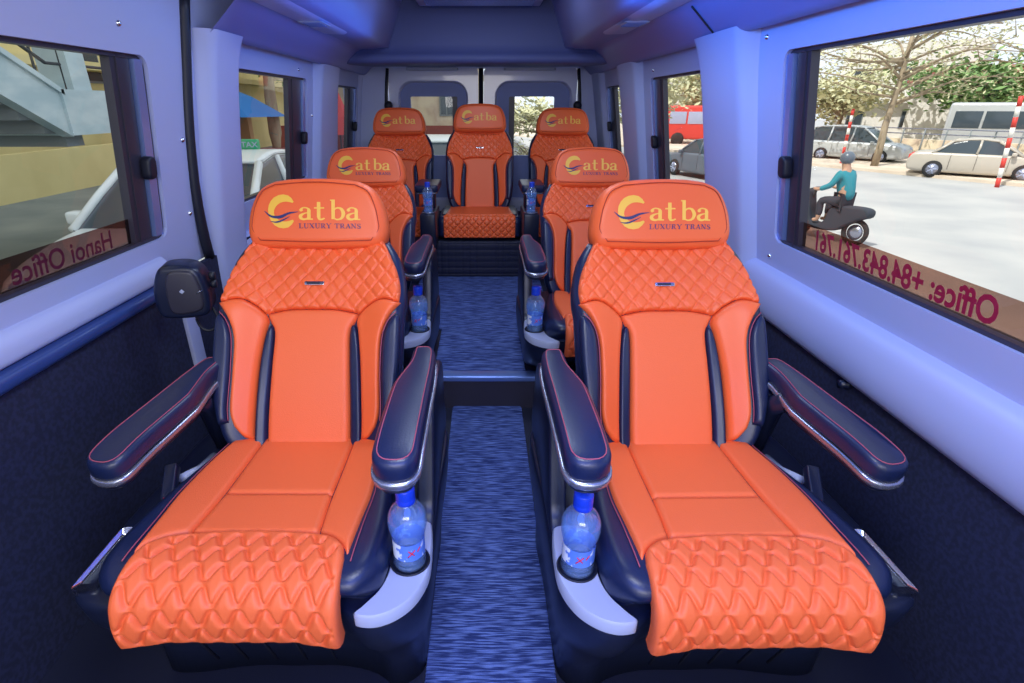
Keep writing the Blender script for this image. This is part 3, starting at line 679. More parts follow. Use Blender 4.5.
def front_seat(sx, zfloor, foot, X, Y, lab, grp, shared=None, rz=0.):
    r = empty('captain_seat', (X, Y, zfloor), rz); tag(r, lab, 'seat', grp)
    if shared is None:
        make_headrest(r); make_back(r); make_cushion(r)
    else:
        for ch in [k for k in bpy.data.objects if k.parent == shared and k.name.split('.')[0] in ('headrest', 'headrest_post', 'back_shell', 'centre_panel', 'trim_strip', 'side_bolster', 'side_wing', 'wing_stitching', 'quilted_panel', 'badge', 'seat_cushion', 'side_cushion', 'cushion_stitching', 'centre_cushion_rear', 'centre_cushion_front', 'quilted_leg_pad')]:
            copy_tree(ch, r)
    make_pod(r, sx, zfloor, foot)
    make_arm('aisle_armrest', r, sx * (.290 if sx < 0 else .280), (.670 if sx < 0 else .655), 1.065, -.487, sx, w=.076)
    make_arm('window_armrest', r, -sx * (.278 if sx > 0 else .290),   .77, 1.14, -.578, -sx, splay=-sx * .19, tilt=math.radians(5), w=.080)
    if zfloor != FL:
        for ch in [k for k in bpy.data.objects if k.parent == r]: ch.location.z = FL - zfloor
    return r
GS = 'orange and black captain seats'
s1 = front_seat(-1, FL, .72,  .452, 1.0, 'orange and black reclining seat at the front right, beside the window with mirrored phone number', GS, rz=math.radians(.8))
s2 = front_seat(1, FL, .72, -.419, 1.01, 'orange and black reclining seat at the front left, near the black boxy speaker', GS, shared=s1)
s3 = front_seat(-1, FU, .90, .478, 2.12, 'orange reclining seat in the middle row on the right side of the aisle', GS, shared=s1)
s4 = front_seat(1, FU, .90, -.522, 2.12, 'orange reclining seat in the middle row on the left side of the aisle', GS, shared=s1)

# rear row
def make_rear_cushion(root):
    S, LL = pathmap([(1.12, -.742), (1.02, -.744), (.92, -.746), (.84, -.746), (.79, -.748), (.765, -.757), (.757, -.775), (.755, -.80), (.755, -.885)], .0)
    add(root, 'seat_cushion', panel([(-.262, .02), (-.265, .25), (-.262, LL)], [(.262, .02), (.265, .25), (.262, LL)], [(-.262, .02), (.262, .02)], [(-.262, LL), (.262, LL)], 40, 40, S, -.004, .03, -.03, (-.06, -.12), back=True), M_bk)
    add(root, 'top_cushion', panel([(-.20, .03), (-.225, .335)], [(.20, .03), (.225, .335)], [(-.20, .03), (.20, .03)], [(-.225, .335), (.225, .335)], 30, 30, S, .008, .014, -.004), M_or)
    add(root, 'quilted_front_panel', panel([(-.226, .337), (-.226, LL - .004)], [(.226, .337), (.226, LL - .004)], [(-.226, .337), (.226, .337)], [(-.226, LL - .004), (.226, LL - .004)], 150, 46, S, .010, .010, -.004, (-.012,), extra=lambda s, t, d: quilt(.022, .046, .006, .003, 1., .8)(s, t, d) * sstep(.002, .010, d)), M_or)
def rear_seat(X, Y, lab, src=None):
    dz = .115
    if src:
        r = copy_tree(src); r.location = (X, Y, FP); tag(r, lab, 'seat', 'rear row seats'); return r
    r = empty('captain_seat', (X, Y, FP)); tag(r, lab, 'seat', 'rear row seats')
    make_headrest(r, B=(1.195, -.272), deg=12, tagline=False); make_back(r, B=(1.065, -.735), deg=20.5); make_rear_cushion(r)
    mb = MB(); mb.box(-.24, .24, -.19, .14, .0, FP and .16, bev=.01)
    for ch in [k for k in bpy.data.objects if k.parent == r]: ch.location.z = FL + dz - FP
    mb.build('seat_base', M_shell, r)
    return r
r1 = rear_seat(-.022, 3.575, 'orange seat in the centre of the rear row facing down the aisle')
r2 = rear_seat(-.575, 3.70, 'orange seat in the left corner of the rear row', r1)
r3 = rear_seat(.548, 3.70, 'orange seat in the right corner of the rear row', r1)
for r in (r2, r3): r.scale = (1.03, 1, 1); r.location.z = FP - .024
for X, lab, sx in ((-.325, 'slim black console with flip armrest left of the centre rear seat', -1), (.285, 'slim black console with flip armrest right of the centre rear seat', 1)):
    c = empty('armrest_console', (X, 3.35, FP)); tag(c, lab, 'console', 'rear row consoles')
    mb = MB(); mb.box(-.046, .046, -.22, .10, .001, .205, bev=.008); mb.build('console_body', M_shell, c)
    mb = MB(); mb.lathe([(.040, .205), (.041, .209), (.037, .211), (.035, .207)], 24, (sx * -.0, -.155, 0)); mb.build('cup_holder', M_satin, c)
    mb = MB(); mb.box(-.030, .030, -.02, .08, .20, .31, bev=.01); mb.build('armrest_support', M_shell, c)
    V, F = slab([(p[0] + sx * .015, p[1] + .055) for p in rrect(-.072, .072, -.15, .16, .025)], .352, .310, .010, .008); a = mesh('armrest', V, F, M_bk, c)
    V, F = slab([(p[0] + sx * .015, p[1] + .055) for p in rrect(-.064, .064, -.142, .15, .022)], .309, .300, .002, .003); mesh('armrest_rail', V, F, M_satin, a)

# bottles
def make_bottle():
    r = empty('water_bottle'); H = 1.
    prof = [(.004, .004), (.022, .000), (.029, .004), (.0305, .012), (.0285, .018), (.0305, .024), (.0285, .031), (.0300, .037), (.0290, .045), (.0290, .085), (.0305, .090), (.0340, .104), (.0352, .118), (.0340, .132), (.028, .146), (.018, .157), (.0135, .163), (.0135, .172)]
    mb = MB(); mb.lathe([(a, b) for a, b in smoothpoly(prof, 60)], 32); mb.build('bottle_body', M_bottle, r)
    mb = MB(); mb.lathe([(.006, .007), (.024, .004), (.0275, .012), (.0262, .030), (.0270, .045), (.0270, .085), (.0285, .092), (.0322, .108), (.0330, .118), (.0315, .128), (.004, .1285)], 28); mb.build('water', glass_w, r)
    mb = MB(); n = 32
    V = [(.0298 * math.cos(2 * PI * k / n), .0298 * math.sin(2 * PI * k / n), z) for z in (.047, .084) for k in range(n)]
    mb.add(V, [(k, (k + 1) % n, n + (k + 1) % n, n + k) for k in range(n)]); lb = mb.build('bottle_label', M_label, r)
    mb = MB()
    for a0, z0, a1, z1 in ((-1.9, .058, -1.45, .072), (-1.85, .072, -1.5, .060), (-1.3, .066, -1.1, .074)):
        P = [(.0302 * math.cos(a0 + (a1 - a0) * q), .0302 * math.sin(a0 + (a1 - a0) * q), z0 + (z1 - z0) * q) for q in np.linspace(0, 1, 6)]
        mb.tube(P, .0011, 5)
    mb.build('label_mark', M_red, lb)
    mb = MB(); mb.lathe([(.0165, .161), (.0172, .163), (.0172, .170), (.0166, .171), (.0172, .173), (.0172, .190), (.0160, .193), (.004, .1935)], 28); mb.build('bottle_cap', M_cap, r)
    return r
glass_w = milky(glass_mat('water', (.80, .92, 1.)), (.20, .45, .85), .16)
bt = make_bottle(); first = True
def bottle(x, y, z, lab, rz=0., sc=1., grp='water bottles in the cup holders'):
    global first
    b = bt if first else copy_tree(bt); first = False
    b.location = (x, y, z); b.rotation_euler = (0, 0, rz); b.scale = (sc,) * 3; tag(b, lab, 'bottle', grp); return b
cr, sr = math.cos(math.radians(.8)), math.sin(math.radians(.8))
def onseat(s, sx):
    k = Matrix.Rotation(s.rotation_euler.z, 4, 'Z') @ Vector((sx * .284, -.278, 0)); return s.location.x + k.x, s.location.y + k.y
bottle(*onseat(s1, -1), -.7895, 'blue capped water bottle in the cup holder of the front right seat', 0, .98)
bottle(*onseat(s2, 1), -.7895, 'blue capped water bottle in the cup holder of the front left seat', .4, .98)
bottle(*onseat(s3, -1), -.7895, 'blue capped water bottle in the cup holder of the middle right seat', .2, .98)
bottle(*onseat(s4, 1), -.7895, 'water bottle on the middle left seat console, half hidden by the front left seat', -.3, .98)
bottle(-.325, 3.195, FP + .207, 'small water bottle standing left of the centre rear seat', 0, .9)
bottle(.285, 3.195, FP + .207, 'small water bottle standing right of the centre rear seat', 0, .9)

# black boxy speaker on the left door pillar with its cable
sp = empty('wall_speaker', (-.842, 1.42, -.468), math.radians(14)); sp.scale = (.88,) * 3; tag(sp, 'black boxy speaker fixed to the left pillar beside the front left seat', 'speaker')
V, F = slab(rloop([(-.075, -.03), (-.07, .02), (-.045, .075), (0, .085), (.045, .078), (.072, .05), (.082, -.02), (.072, -.075), (.03, -.088), (-.045, -.085), (-.07, -.07)], 80), .05, -.05, .016, .01)
V = [(v[0], -v[2], v[1] * 1.0) for v in V]; mesh('speaker_housing', V, F, M_shell, sp)
V, F = slab(rloop([(-.04, -.03), (-.035, .03), (-.02, .065), (.02, .07), (.05, .055), (.062, -.01), (.055, -.055), (.02, -.068), (-.03, -.065)], 60), .058, .045, .008, .002)
V = [(v[0] + .004, -v[2], v[1]) for v in V]; g = mesh('speaker_front', V, F, M_frame, sp)
mb = MB(); mb.box(-.0055, .0055, -.0605, -.058, -.0055, .0055, M=Matrix.Translation((.012, 0, .006)) @ Matrix.Rotation(PI / 4, 4, 'Y'), bev=.001); mb.build('logo_mark', M_console, g)
mb = MB(); mb.box(.022, .045, -.0600, -.058, -.043, -.040, M=Matrix.Rotation(-.5, 4, 'Y') @ Matrix.Translation((.02, 0, .014))); mb.build('brand_mark', M_satin, g)
for z in (.035, .008):
    mb = MB(); mb.lathe([(.003, 0), (.012, .002), (.015, .010), (.013, .018), (.006, .02)], 14, (.082, 0, z), axis='x'); mb.build('mounting_knob', M_rub, sp)
mb = MB(); mb.box(-.02, .02, .04, .12, -.03, .03, bev=.005); mb.build('speaker_bracket', M_shell, sp)
mb = MB(); mb.tube(smoothpoly([(.018, .01, -.08), (.016, .012, -.12), (.028, .01, -.148), (.052, .01, -.155), (.074, .012, -.135), (.078, .015, -.105), (.065, .02, -.075)], 30), .005, 8); mb.build('speaker_cable', M_rub, sp)

# lever knob on window-side of right wall
for (x, y, z, lab) in ((.955, 1.22, -.665, 'small black knob on the dark right wall beside the front right armrest'), (.925, 1.70, -.66, 'small black knob on the right wall behind the front right seat')):
    k = MB(); k.lathe([(.014, 0), (.014, -.008), (.010, -.012), (.012, -.024), (.002, -.026)], 16, (0, 0, 0), axis='x'); o = k.build('wall_knob', M_shell, bpy.data.objects['wall_right_lower']); o.location = (x, y, z)


# ------------------------------------------------------------------ outside
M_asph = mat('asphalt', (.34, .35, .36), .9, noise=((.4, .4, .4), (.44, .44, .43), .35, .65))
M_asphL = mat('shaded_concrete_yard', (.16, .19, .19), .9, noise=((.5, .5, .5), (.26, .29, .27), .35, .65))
M_dust = mat('dusty_pavement', (.56, .46, .36), .95, noise=((.8, .8, .8), (.66, .58, .48), .35, .65))
M_yw = mat('yellow_render', (.72, .62, .30), .9, noise=((.8, .8, .5), (.62, .52, .24), .35, .7))
M_conc = mat('pale_blue_concrete', (.42, .54, .58), .85, noise=((2, 2, 5), (.54, .64, .66), .4, .65))
M_dkconc = mat('grey_concrete', (.22, .25, .26), .9)
M_white = mat('white_wall', (.74, .73, .69), .9, noise=((.6, .6, .3), (.62, .61, .58), .4, .7))
M_cream = mat('cream_wall', (.72, .62, .45), .9, noise=((1.5, 1, 1), (.55, .42, .32), .45, .65))
M_silver = mat('silver_car_paint', (.50, .53, .55), .3, .3)
M_beige = mat('beige_car_paint', (.50, .46, .40), .3, .15)
M_wcar = mat('white_car_paint', (.72, .78, .78), .25)
M_dcar = mat('dark_car_paint', (.10, .13, .17), .3)
M_redp = mat('red_paint', (.62, .05, .04), .5)
M_redb = mat('red_brown_paint', (.24, .06, .05), .7)
M_cglass = mat('car_glass', (.05, .07, .09), .12, spec=.6)
M_tyre = mat('tyre_rubber', (.02, .02, .022), .8)
M_bark = mat('tree_bark', (.24, .19, .13), .9, noise=((6, 6, 2), (.36, .29, .2), .4, .6))
M_leafp = mat('pale_leaves', (.52, .52, .32), .8); M_leafg = mat('green_leaves', (.16, .27, .09), .8)
M_teal = mat('teal_jacket', (.02, .22, .28), .7); M_skin = mat('skin', (.45, .26, .18), .6); M_trous = mat('dark_trousers', (.03, .035, .05), .8)
M_umb = mat('blue_parasol_cloth', (.01, .16, .48), .6); M_tan = mat('tan_board', (.50, .30, .15), .8); M_mar = mat('maroon_cloth', (.16, .03, .03), .8)
M_green = mat('green_sign', (.01, .36, .16), .4); M_iron = mat('dark_iron', (.05, .055, .06), .6)
GZ = -2.7
gx = [-60, -6, 1.2, 3.2, 30, 90]; gz = [-2.0, -2.0, -2.0, GZ, GZ, GZ]
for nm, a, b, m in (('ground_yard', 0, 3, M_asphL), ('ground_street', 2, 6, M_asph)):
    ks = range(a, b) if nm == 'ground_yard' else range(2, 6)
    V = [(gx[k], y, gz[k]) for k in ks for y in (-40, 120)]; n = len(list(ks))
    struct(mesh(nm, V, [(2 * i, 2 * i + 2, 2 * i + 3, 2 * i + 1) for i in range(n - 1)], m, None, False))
kd = Vector((.424, -.906, 0)); kn = Vector((.906, .424, 0)); KN = 26.1
def kp(a, n_, z=GZ): q = kd * a + kn * n_; return (q.x, q.y, z)
mb = MB(); V = [kp(a, n_, z) for a in (-90, 60) for n_, z in ((KN, GZ), (KN, GZ + .12), (KN + 40, GZ + .12))]
mb.add(V, [(0, 1, 4, 3), (1, 2, 5, 4)]); struct(mb.build('ground_pavement', M_dust, None, False))
def car(name, lab, x, y, hx, hy, z, paint, L=4.4, H=1.5, kind='sedan', parts=True):
    r = empty(name, (x, y, z), math.atan2(hy, hx)); tag(r, lab, 'car')
    W = .86; h = L / 2; wb = 1.36
    if kind == 'sedan':
        body = [(-h, .40), (-h + .04, .80), (-h + .35, .96), (-1.0, .97), (.9, .95), (h - .55, .86), (h - .12, .74), (h, .55), (h - .03, .28), (h - .4, .22), (0, .20), (-h + .3, .24)]
        cab = [(-1.55, .90), (-.95, H - .14), (-.55, H - .02), (.0, H), (.40, H - .07), (1.22, .90)]; roof = [(-.98, H - .10), (-.5, H + .005), (.0, H + .02), (.42, H - .05), (.3, H - .09), (-.1, H - .05), (-.6, H - .07)]
        pil = [((-1.52, .92), (-.95, H - .10)), ((-.15, .92), (-.12, H - .03)), ((1.20, .92), (.40, H - .07))]
    else:
        body = [(-h, .42), (-h + .01, .85), (-h + .05, 1.0), (-1.0, 1.0), (1.0, .98), (h - .5, .92), (h - .1, .78), (h, .55), (h - .03, .30), (h - .4, .24), (0, .22), (-h + .3, .26)]
        cab = [(-h + .08, .92), (-h + .30, H - .12), (-1.4, H - .02), (-.2, H), (.35, H - .08), (1.35, .92)]; roof = [(-h + .28, H - .12), (-1.4, H + .01), (-.2, H + .02), (.38, H - .06), (.25, H - .10), (-.3, H - .06), (-1.4, H - .07)]
        pil = [((-h + .10, .94), (-h + .3, H - .1)), ((-1.15, .94), (-1.1, H - .04)), ((-.1, .94), (-.05, H - .04)), ((1.32, .94), (.37, H - .09))]
    tum = lambda v: Vector((v[0], v[2] * (1 - .20 * max(0, v[1] - .92) / .6) * (1 - .10 * (abs(v[0]) / h) ** 4), v[1]))
    V, F = slab(rloop(body, 70), W, -W, .10, .10); mesh('car_body', [tum(v) for v in V], F, paint, r)
    V, F = slab(rloop(cab, 50) if False else cab, W - .045, -W + .045, .06, .06); mesh('cabin_glass', [tum(v) for v in V], F, M_cglass, r, False)
    V, F = slab(rloop(roof, 50), W - .03, -W + .03, .05, .05); mesh('car_roof', [tum(v) for v in V], F, paint, r)
    for a, b in pil:
        for s in (-1, 1):
            m2 = MB(); m2.tube([tum((a[0], a[1], s * (W - .045))), tum(((a[0] + b[0]) / 2 + .02, (a[1] + b[1]) / 2, s * (W - .04))), tum((b[0], b[1], s * (W - .05)))], .042, 8); m2.build('roof_pillar', paint, r)
    for sx_ in (-1, 1):
        for s in (-1, 1):
            m2 = MB(); m2.lathe([(.20, -.10), (.30, -.10), (.325, -.06), (.325, .06), (.30, .10), (.20, .10)], 28, axis='y'); o = m2.build('wheel', M_tyre, r); o.location = (sx_ * wb, s * (W - .085), .325)
            m3 = MB(); m3.lathe([(.21, -.104), (.205, .104)], 20, axis='y')
            m3.build('wheel_rim', M_satin if paint is not M_wcar else M_console, o)
            m4 = MB()
            for k in range(5):
                a = 2 * PI * k / 5; m4.tube([(0, s * .112, 0), (.19 * math.cos(a), s * .108, .19 * math.sin(a))], .022, 5)
            m4.build('wheel_spokes', M_console, o)
    for s in (-1, 1):
        m2 = MB(); m2.box(h - .20, h - .03, s * .50 - .17, s * .50 + .17, .60, .74, bev=.04); m2.build('headlamp', M_console, r)
        m2 = MB(); m2.box(-h + .0, -h + .12, s * .58 - .15, s * .58 + .15, .68, .86, bev=.03); m2.build('tail_lamp', M_redp, r)
        m2 = MB(); m2.box(.85, 1.0, s * .93 - .08, s * .93 + .08, .93, 1.05, bev=.03); m2.build('wing_mirror', paint, r)
    for s in (-1, 1):
        for xx in (-.9, -.1, .85):
            m2 = MB(); m2.tube([(xx, s * (W + .002), .35), (xx, s * (W + .002), .92)], .006, 5); m2.build('door_line', M_tyre, r)
    return r
def near(p, q, off):    # centre of a car from its two near-side wheel contacts
    p = Vector(p); q = Vector(q); d = (q - p).normalized(); n = Vector((-d.y, d.x)); m_ = (p + q) / 2
    if n.dot(m_) < 0: n = -n
    return m_ + n * off, d
c, d = near((18.06, 29.98), (19.74, 27.86), .78); car('silver_minivan', 'silver minivan parked across the street behind the tree', c.x, c.y, d.x, d.y, GZ + .02, M_silver, 4.6, 1.72, 'van')
c, d = near((18.27, 22.6), (20.35, 20.78), .78); car('beige_sedan', 'beige sedan parked across the street nearest the front right window', c.x, c.y, d.x, d.y, GZ + .02, M_beige, 4.5, 1.48)
car('dark_sedan', 'dark grey car on the street, seen through the middle right window', 9.3, 22.5, -.3, .95, GZ, M_dcar)
car('white_taxi', 'white taxi beside the left windows, green sign on its roof', -2.95, 6.05, 0, -1, -1.97, M_wcar, 4.5, 1.5)
car('white_car', 'white car with teal windscreen behind the van, seen through the left rear door', -.95, 9.6, 0, -1, -1.98, M_wcar, 4.2, 1.50)
s = empty('taxi_roof_sign', (-2.72, 6.30, -.448)); s.scale = (.72, .72, .62); tag(s, 'small green taxi sign with white lettering on the white taxi roof', 'sign')
mb = MB(); mb.box(-.30, .30, -.06, .06, .0, .17, bev=.02); mb.build('sign_box', M_green, s)
V, F = text_mesh('VOO TAX', .13, .002); mesh('sign_lettering', [(v.x - .28, -.062, v.y + .04) for v in V], F, M_console, s, False)
# trees
def tree(name, lab, base, top, r0, crown, nleaf, leaf, branches, ls=.14, grp=None, seed=1):
    rnd = random.Random(seed); o = empty(name, base); tag(o, lab, 'tree', grp); b = Vector(base); T = Vector(top) - b
    mb = MB(); pts = [T * t + Vector((rnd.uniform(-.05, .05), rnd.uniform(-.05, .05), 0)) * (t > 0) for t in np.linspace(0, 1, 7)]
    mb.tube(pts, [r0 * (1 - .55 * t) for t in np.linspace(0, 1, 7)], 9); ends = []
    for k in range(branches):
        t0 = rnd.uniform(.45, 1); st = T * t0; a = rnd.uniform(0, 2 * PI); ln = rnd.uniform(.5, 1) * crown[0]
        e = st + Vector((math.cos(a) * ln, math.sin(a) * ln, rnd.uniform(.1, .6) * crown[1])); m_ = (st + e) / 2 + Vector((0, 0, .2 * ln * rnd.uniform(-.3, 1)))
        q = smoothpoly([st, m_, e], 8); mb.tube(q, [r0 * .38 * (1 - .8 * u) for u in np.linspace(0, 1, 8)], 6); ends.append(e); ends.append(m_)
        for _ in range(3):
            j = q[rnd.randint(3, 7)]; f_ = Vector(j) + Vector((rnd.uniform(-1, 1), rnd.uniform(-1, 1), rnd.uniform(-.3, .6))) * ln * .45; mb.tube([j, f_], [r0 * .12, r0 * .03], 5); ends.append(f_)
    mb.build('trunk', M_bark, o)
    lf = MB()
    for _ in range(nleaf):
        e = rnd.choice(ends) if ends else T; p = Vector(e) + Vector((rnd.gauss(0, 1), rnd.gauss(0, 1), rnd.gauss(0, .5))) * crown[2]
        u = Vector((rnd.uniform(-1, 1), rnd.uniform(-1, 1), rnd.uniform(-.6, .6))).normalized() * ls * rnd.uniform(.6, 1.3); v = u.cross(Vector((rnd.uniform(-1, 1), rnd.uniform(-1, 1), 1))).normalized() * ls * .45
        lf.add([p - u, p + v, p + u, p - v], [(0, 1, 2, 3)])
    lf.build('foliage', leaf, o, False); return o
tree('street_tree', 'thin bare-branched street tree rising between the silver minivan and the beige sedan', (18.3, 26.0, GZ), (18.7, 26.5, 3.0), .17, (5.2, 1.8, .55), 2600, M_leafp, 26, .10, seed=4)
tree('green_tree', 'bushy green tree in front of the houses across the street', (32, 37, GZ), (32.4, 37, 1.6), .3, (3.6, 2.4, .9), 2600, M_leafg, 18, .28, seed=9)
tree('green_tree', 'pale green tree left of the green bushy tree, beside the white house', (28, 45, GZ), (28, 45, 1.0), .3, (3.6, 3.0, .9), 2200, M_leafp, 18, .28, seed=12)
tree('street_tree', 'leafy tree over the red truck, seen through the middle right window', (17.6, 47, GZ), (17.8, 47, 1.5), .25, (3.4, 3.4, .8), 2200, M_leafp, 18, .26, seed=5)
tree('street_tree', 'pale leafy tree seen through the rearmost right window', (8.2, 32, GZ), (8.3, 32, .6), .22, (2.4, 3.0, .6), 2200, M_leafp, 18, .2, seed=6)
tree('garden_tree', 'distant rounded tree seen through the right rear door', (3.2, 34, -2), (3.4, 34, -.8), .2, (2.6, 1.5, .6), 1200, M_leafp, 16, .2, seed=7)
tree('bare_shrub', 'bare twiggy shrub behind the van, seen through the right rear door', (1.3, 15.5, -2), (1.32, 15.5, -1.3), .05, (.75, 1.0, .18), 260, M_leafp, 34, .05, seed=8)
tree('trunk_tree', 'thick grey tree trunk right of the blue parasol', (-4.45, 12.0, -2), (-4.3, 12.2, 2.4), .16, (1.8, 1.4, .4), 500, M_leafg, 7, .12, seed=3)
tree('trunk_tree', 'dark slim tree beside the closed red parasol', (-5.6, 19.5, -2), (-5.5, 19.5, 2.4), .22, (1.6, 1.6, .4), 700, M_leafg, 9, .14, seed=13)
# houses across the street
def house(name, lab, x, y, rz, w_, d_, h_, wins, m, z=GZ, roof=None, cat='building'):
    o = empty(name, (x, y, z), rz); tag(o, lab, cat); mb = MB(); mb.box(-w_ / 2, w_ / 2, 0, d_, 0, h_); mb.build('facade', m, o, False)
    for (a, b, ww, wh) in wins:
        m2 = MB(); m2.box(a, a + ww, -.06, .02, b, b + wh); f = m2.build('window', M_dkconc, o, False)
        m2 = MB(); m2.box(a + .06, a + ww / 2 - .03, -.08, -.05, b + .06, b + wh - .06); m2.box(a + ww / 2 + .03, a + ww - .06, -.08, -.05, b + .06, b + wh - .06); m2.build('pane', M_cglass, f, False)
    for lv in range(1, int(h_ // 3)):
        m2 = MB(); m2.box(-w_ / 2 - .3, w_ / 2 + .3, -.7, 0, lv * 3 - .1, lv * 3 + .1); m2.build('floor_slab', m, o, False)
    if roof: m2 = MB(); V = [(-w_ / 2 - .5, -.7, h_), (w_ / 2 + .5, -.7, h_), (w_ / 2 + .5, d_ + .5, h_), (-w_ / 2 - .5, d_ + .5, h_), (-w_ / 2, d_ / 2, h_ + 1.1), (w_ / 2, d_ / 2, h_ + 1.1)]; m2.add(V, [(0, 1, 5, 4), (2, 3, 4, 5), (0, 4, 3), (1, 2, 5), (0, 3, 2, 1)]); m2.build('roof', roof, o, False)
    return o
face = -math.atan2(.70, .72)
house('white_house', 'white two storey house with small windows behind the silver minivan', 33.5, 47, face, 9, 6, 7.2, [(-3.5, 4.2, 1.4, 1.3), (-.5, 4.2, 1.4, 1.3), (2.4, 4.2, 1.2, 1.3), (-3.3, 1, 1.2, 1.3), (.5, 1, 1.4, 1.3)], M_white)
house('white_block', 'tall white block at the right of the street behind the bus', 39, 34.5, face - .2, 9, 7, 9.6, [(-3.6, 5.6, 1.3, 2), (-.6, 5.6, 1.2, 2), (-3.6, 2, 1.3, 2)], M_white)
house('roofed_shed', 'low house with a red tiled roof between the trees across the street', 34.5, 39.5, face, 9, 5, 4.2, [(-2, 1.2, 1.2, 1.3)], M_white, roof=M_redb)
house('apartment_house', 'pale apartment house above the red truck', 24, 62, -.3, 12, 7, 11.5, [(-5 + 2.6 * i, 2.2 + 3 * j, 1.3, 1.5) for i in range(4) for j in range(3)], M_white)
house('cream_shop', 'cream shop front with red brown base seen through the left rear door', -4.2, 24, 0, 8, 6, 7, [(-3.2, 1.9, 1.2, 1.6), (.4, 1.7, .7, 1.5), (2.4, 1.6, .6, 1.7)], M_cream, z=-2)
mb = MB(); mb.box(-8, -.1, 22.2, 22.5, -2, -.72); tag(mb.build('red_brown_hoarding', M_redb, None, False), 'low red brown hoarding in front of the cream shop', 'fence')
# bus, red truck
def bus(name, lab, x, y, rz, L, H, body, band, z=GZ):
    o = empty(name, (x, y, z), rz); tag(o, lab, 'bus' if 'bus' in name else 'truck')
    mb = MB(); mb.box(-L / 2, L / 2, 0, 2.3, .45, H, bev=.15); mb.build('body', body, o)
    n = int(L / 1.3)
    for k in range(n):
        a = -L / 2 + .3 + k * (L - .5) / n; m2 = MB(); m2.box(a, a + (L - .5) / n - .12, -.03, .01, H * .55, H * .85, bev=.01); m2.build('side_window', band, o)
    for a in (-L * .32, L * .32): m2 = MB(); m2.lathe([(.2, -.05), (.45, -.04), (.45, .2), (.2, .22)], 20, (a, 0, .45), axis='y'); m2.build('wheel', M_tyre, o)
    return o
bus('silver_bus', 'silver bus with dark side windows parked behind the fence', 29.5, 29.0, face + .08, 9.5, 2.85, M_silver, M_cglass)
bus('red_truck', 'red truck with a white side band seen through the middle right window', 15.9, 41, -.35, 5.5, 2.7, M_redp, M_console)
# railing in front of the bus
o = empty('street_fence', kp(0, 33.2, GZ + .1), math.atan2(kd.y, kd.x)); tag(o, 'low grey metal railing along the pavement in front of the bus', 'fence')
mb = MB()
for z in (.35, 1.25, 1.5): mb.tube([(-22, 0, z), (6, 0, z)], .03, 6)
mb.build('rail', M_satin, o)
for k in range(29): m2 = MB(); m2.tube([(-22 + k, 0, 0), (-22 + k, 0, 1.5)], .035, 6); m2.build('post', M_dkconc, o)
mb = MB(); mb.box(-28, 6, .8, 1.1, 0, .95); mb.build('low_wall', M_cream, o, False)
# striped poles
def pole(lab, b, t, r=.07):
    o = empty('striped_pole', b); tag(o, lab, 'pole', None); T = Vector(t) - Vector(b); n = 9
    for mi, m in ((0, M_redp), (1, M_white)):
        mb = MB()
        for k in range(n):
            if k % 2 == mi: mb.tube([T * (k / n), T * ((k + 1) / n)], r, 12)
        mb.build('red_bands' if mi == 0 else 'white_bands', m, o)
pole('red and white striped pole in front of the silver minivan', (17.5, 27.2, GZ), (17.6, 27.5, -.15))
pole('red and white striped pole in front of the beige sedan', (18.55, 19.75, GZ), (18.35, 19.9, .30))
# motorcyclist
rd = empty('scooter', (7.5, 11.6, GZ), math.atan2(.906, -.424)); tag(rd, 'dark scooter ridden past on the street outside the front right window', 'scooter')
for x_ in (-.62, .62):
    m2 = MB()
    V = []; F = []
    for i in range(28):
        a = 2 * PI * i / 28
        for j in range(8):
            b = 2 * PI * j / 8; rr = .23 + .05 * math.cos(b); V.append((x_ + rr * math.cos(a), .05 * math.sin(b), .28 + rr * math.sin(a)))
    F = [(i * 8 + j, ((i + 1) % 28) * 8 + j, ((i + 1) % 28) * 8 + (j + 1) % 8, i * 8 + (j + 1) % 8) for i in range(28) for j in range(8)]
    w_ = mesh('wheel', V, F, M_tyre, rd); m2 = MB(); m2.lathe([(.03, -.04), (.16, -.01), (.16, .01), (.03, .04)], 16, (x_, 0, .28), axis='y'); m2.build('hub', M_satin, w_)
V, F = slab(rloop([(-.85, .62), (-.80, .78), (-.3, .78), (-.05, .70), (.05, .40), (.30, .38), (.42, .75), (.50, 1.0), (.60, .95), (.66, .60), (.55, .42), (.35, .24), (-.2, .24), (-.45, .40), (-.7, .55)], 70), .14, -.14, .05, .05); mesh('scooter_body', [(v[0], v[2], v[1]) for v in V], F, M_trous, rd)
m2 = MB(); m2.tube([(.45, 0, .85), (.42, 0, 1.05)], .03, 8); m2.tube([(.34, -.33, 1.06), (.44, 0, 1.06), (.34, .33, 1.06)], .018, 8); m2.build('handlebar', M_iron, rd)
pe = empty('person', (7.5, 11.6, GZ), rd.rotation_euler.z); tag(pe, 'person in a teal jacket and dark trousers riding the scooter', 'person')
def skinned(name, joints, edges, m, parent):
    me = bpy.data.meshes.new(name); me.from_pydata([j[:3] for j in joints], edges, []); o = bpy.data.objects.new(name, me); C.objects.link(o); o.parent = parent; me.materials.append(m)
    sk = o.modifiers.new('s', 'SKIN'); sk.use_smooth_shade = True
    for v, j in zip(me.skin_vertices[0].data, joints): v.radius = (j[3], j[4] if len(j) > 4 else j[3])
    me.skin_vertices[0].data[0].use_root = True
    o.modifiers.new('u', 'SUBSURF').levels = 1; o.modifiers['u'].render_levels = 1; return o
J = [(-.25, 0, .88, .14, .17), (-.22, 0, 1.10, .12, .16), (-.14, 0, 1.34, .11, .17), (-.10, 0, 1.48, .06), (-.07, 0, 1.60, .095), (-.06, 0, 1.70, .09)]
E_ = [(0, 1), (1, 2), (2, 3), (3, 4), (4, 5)]
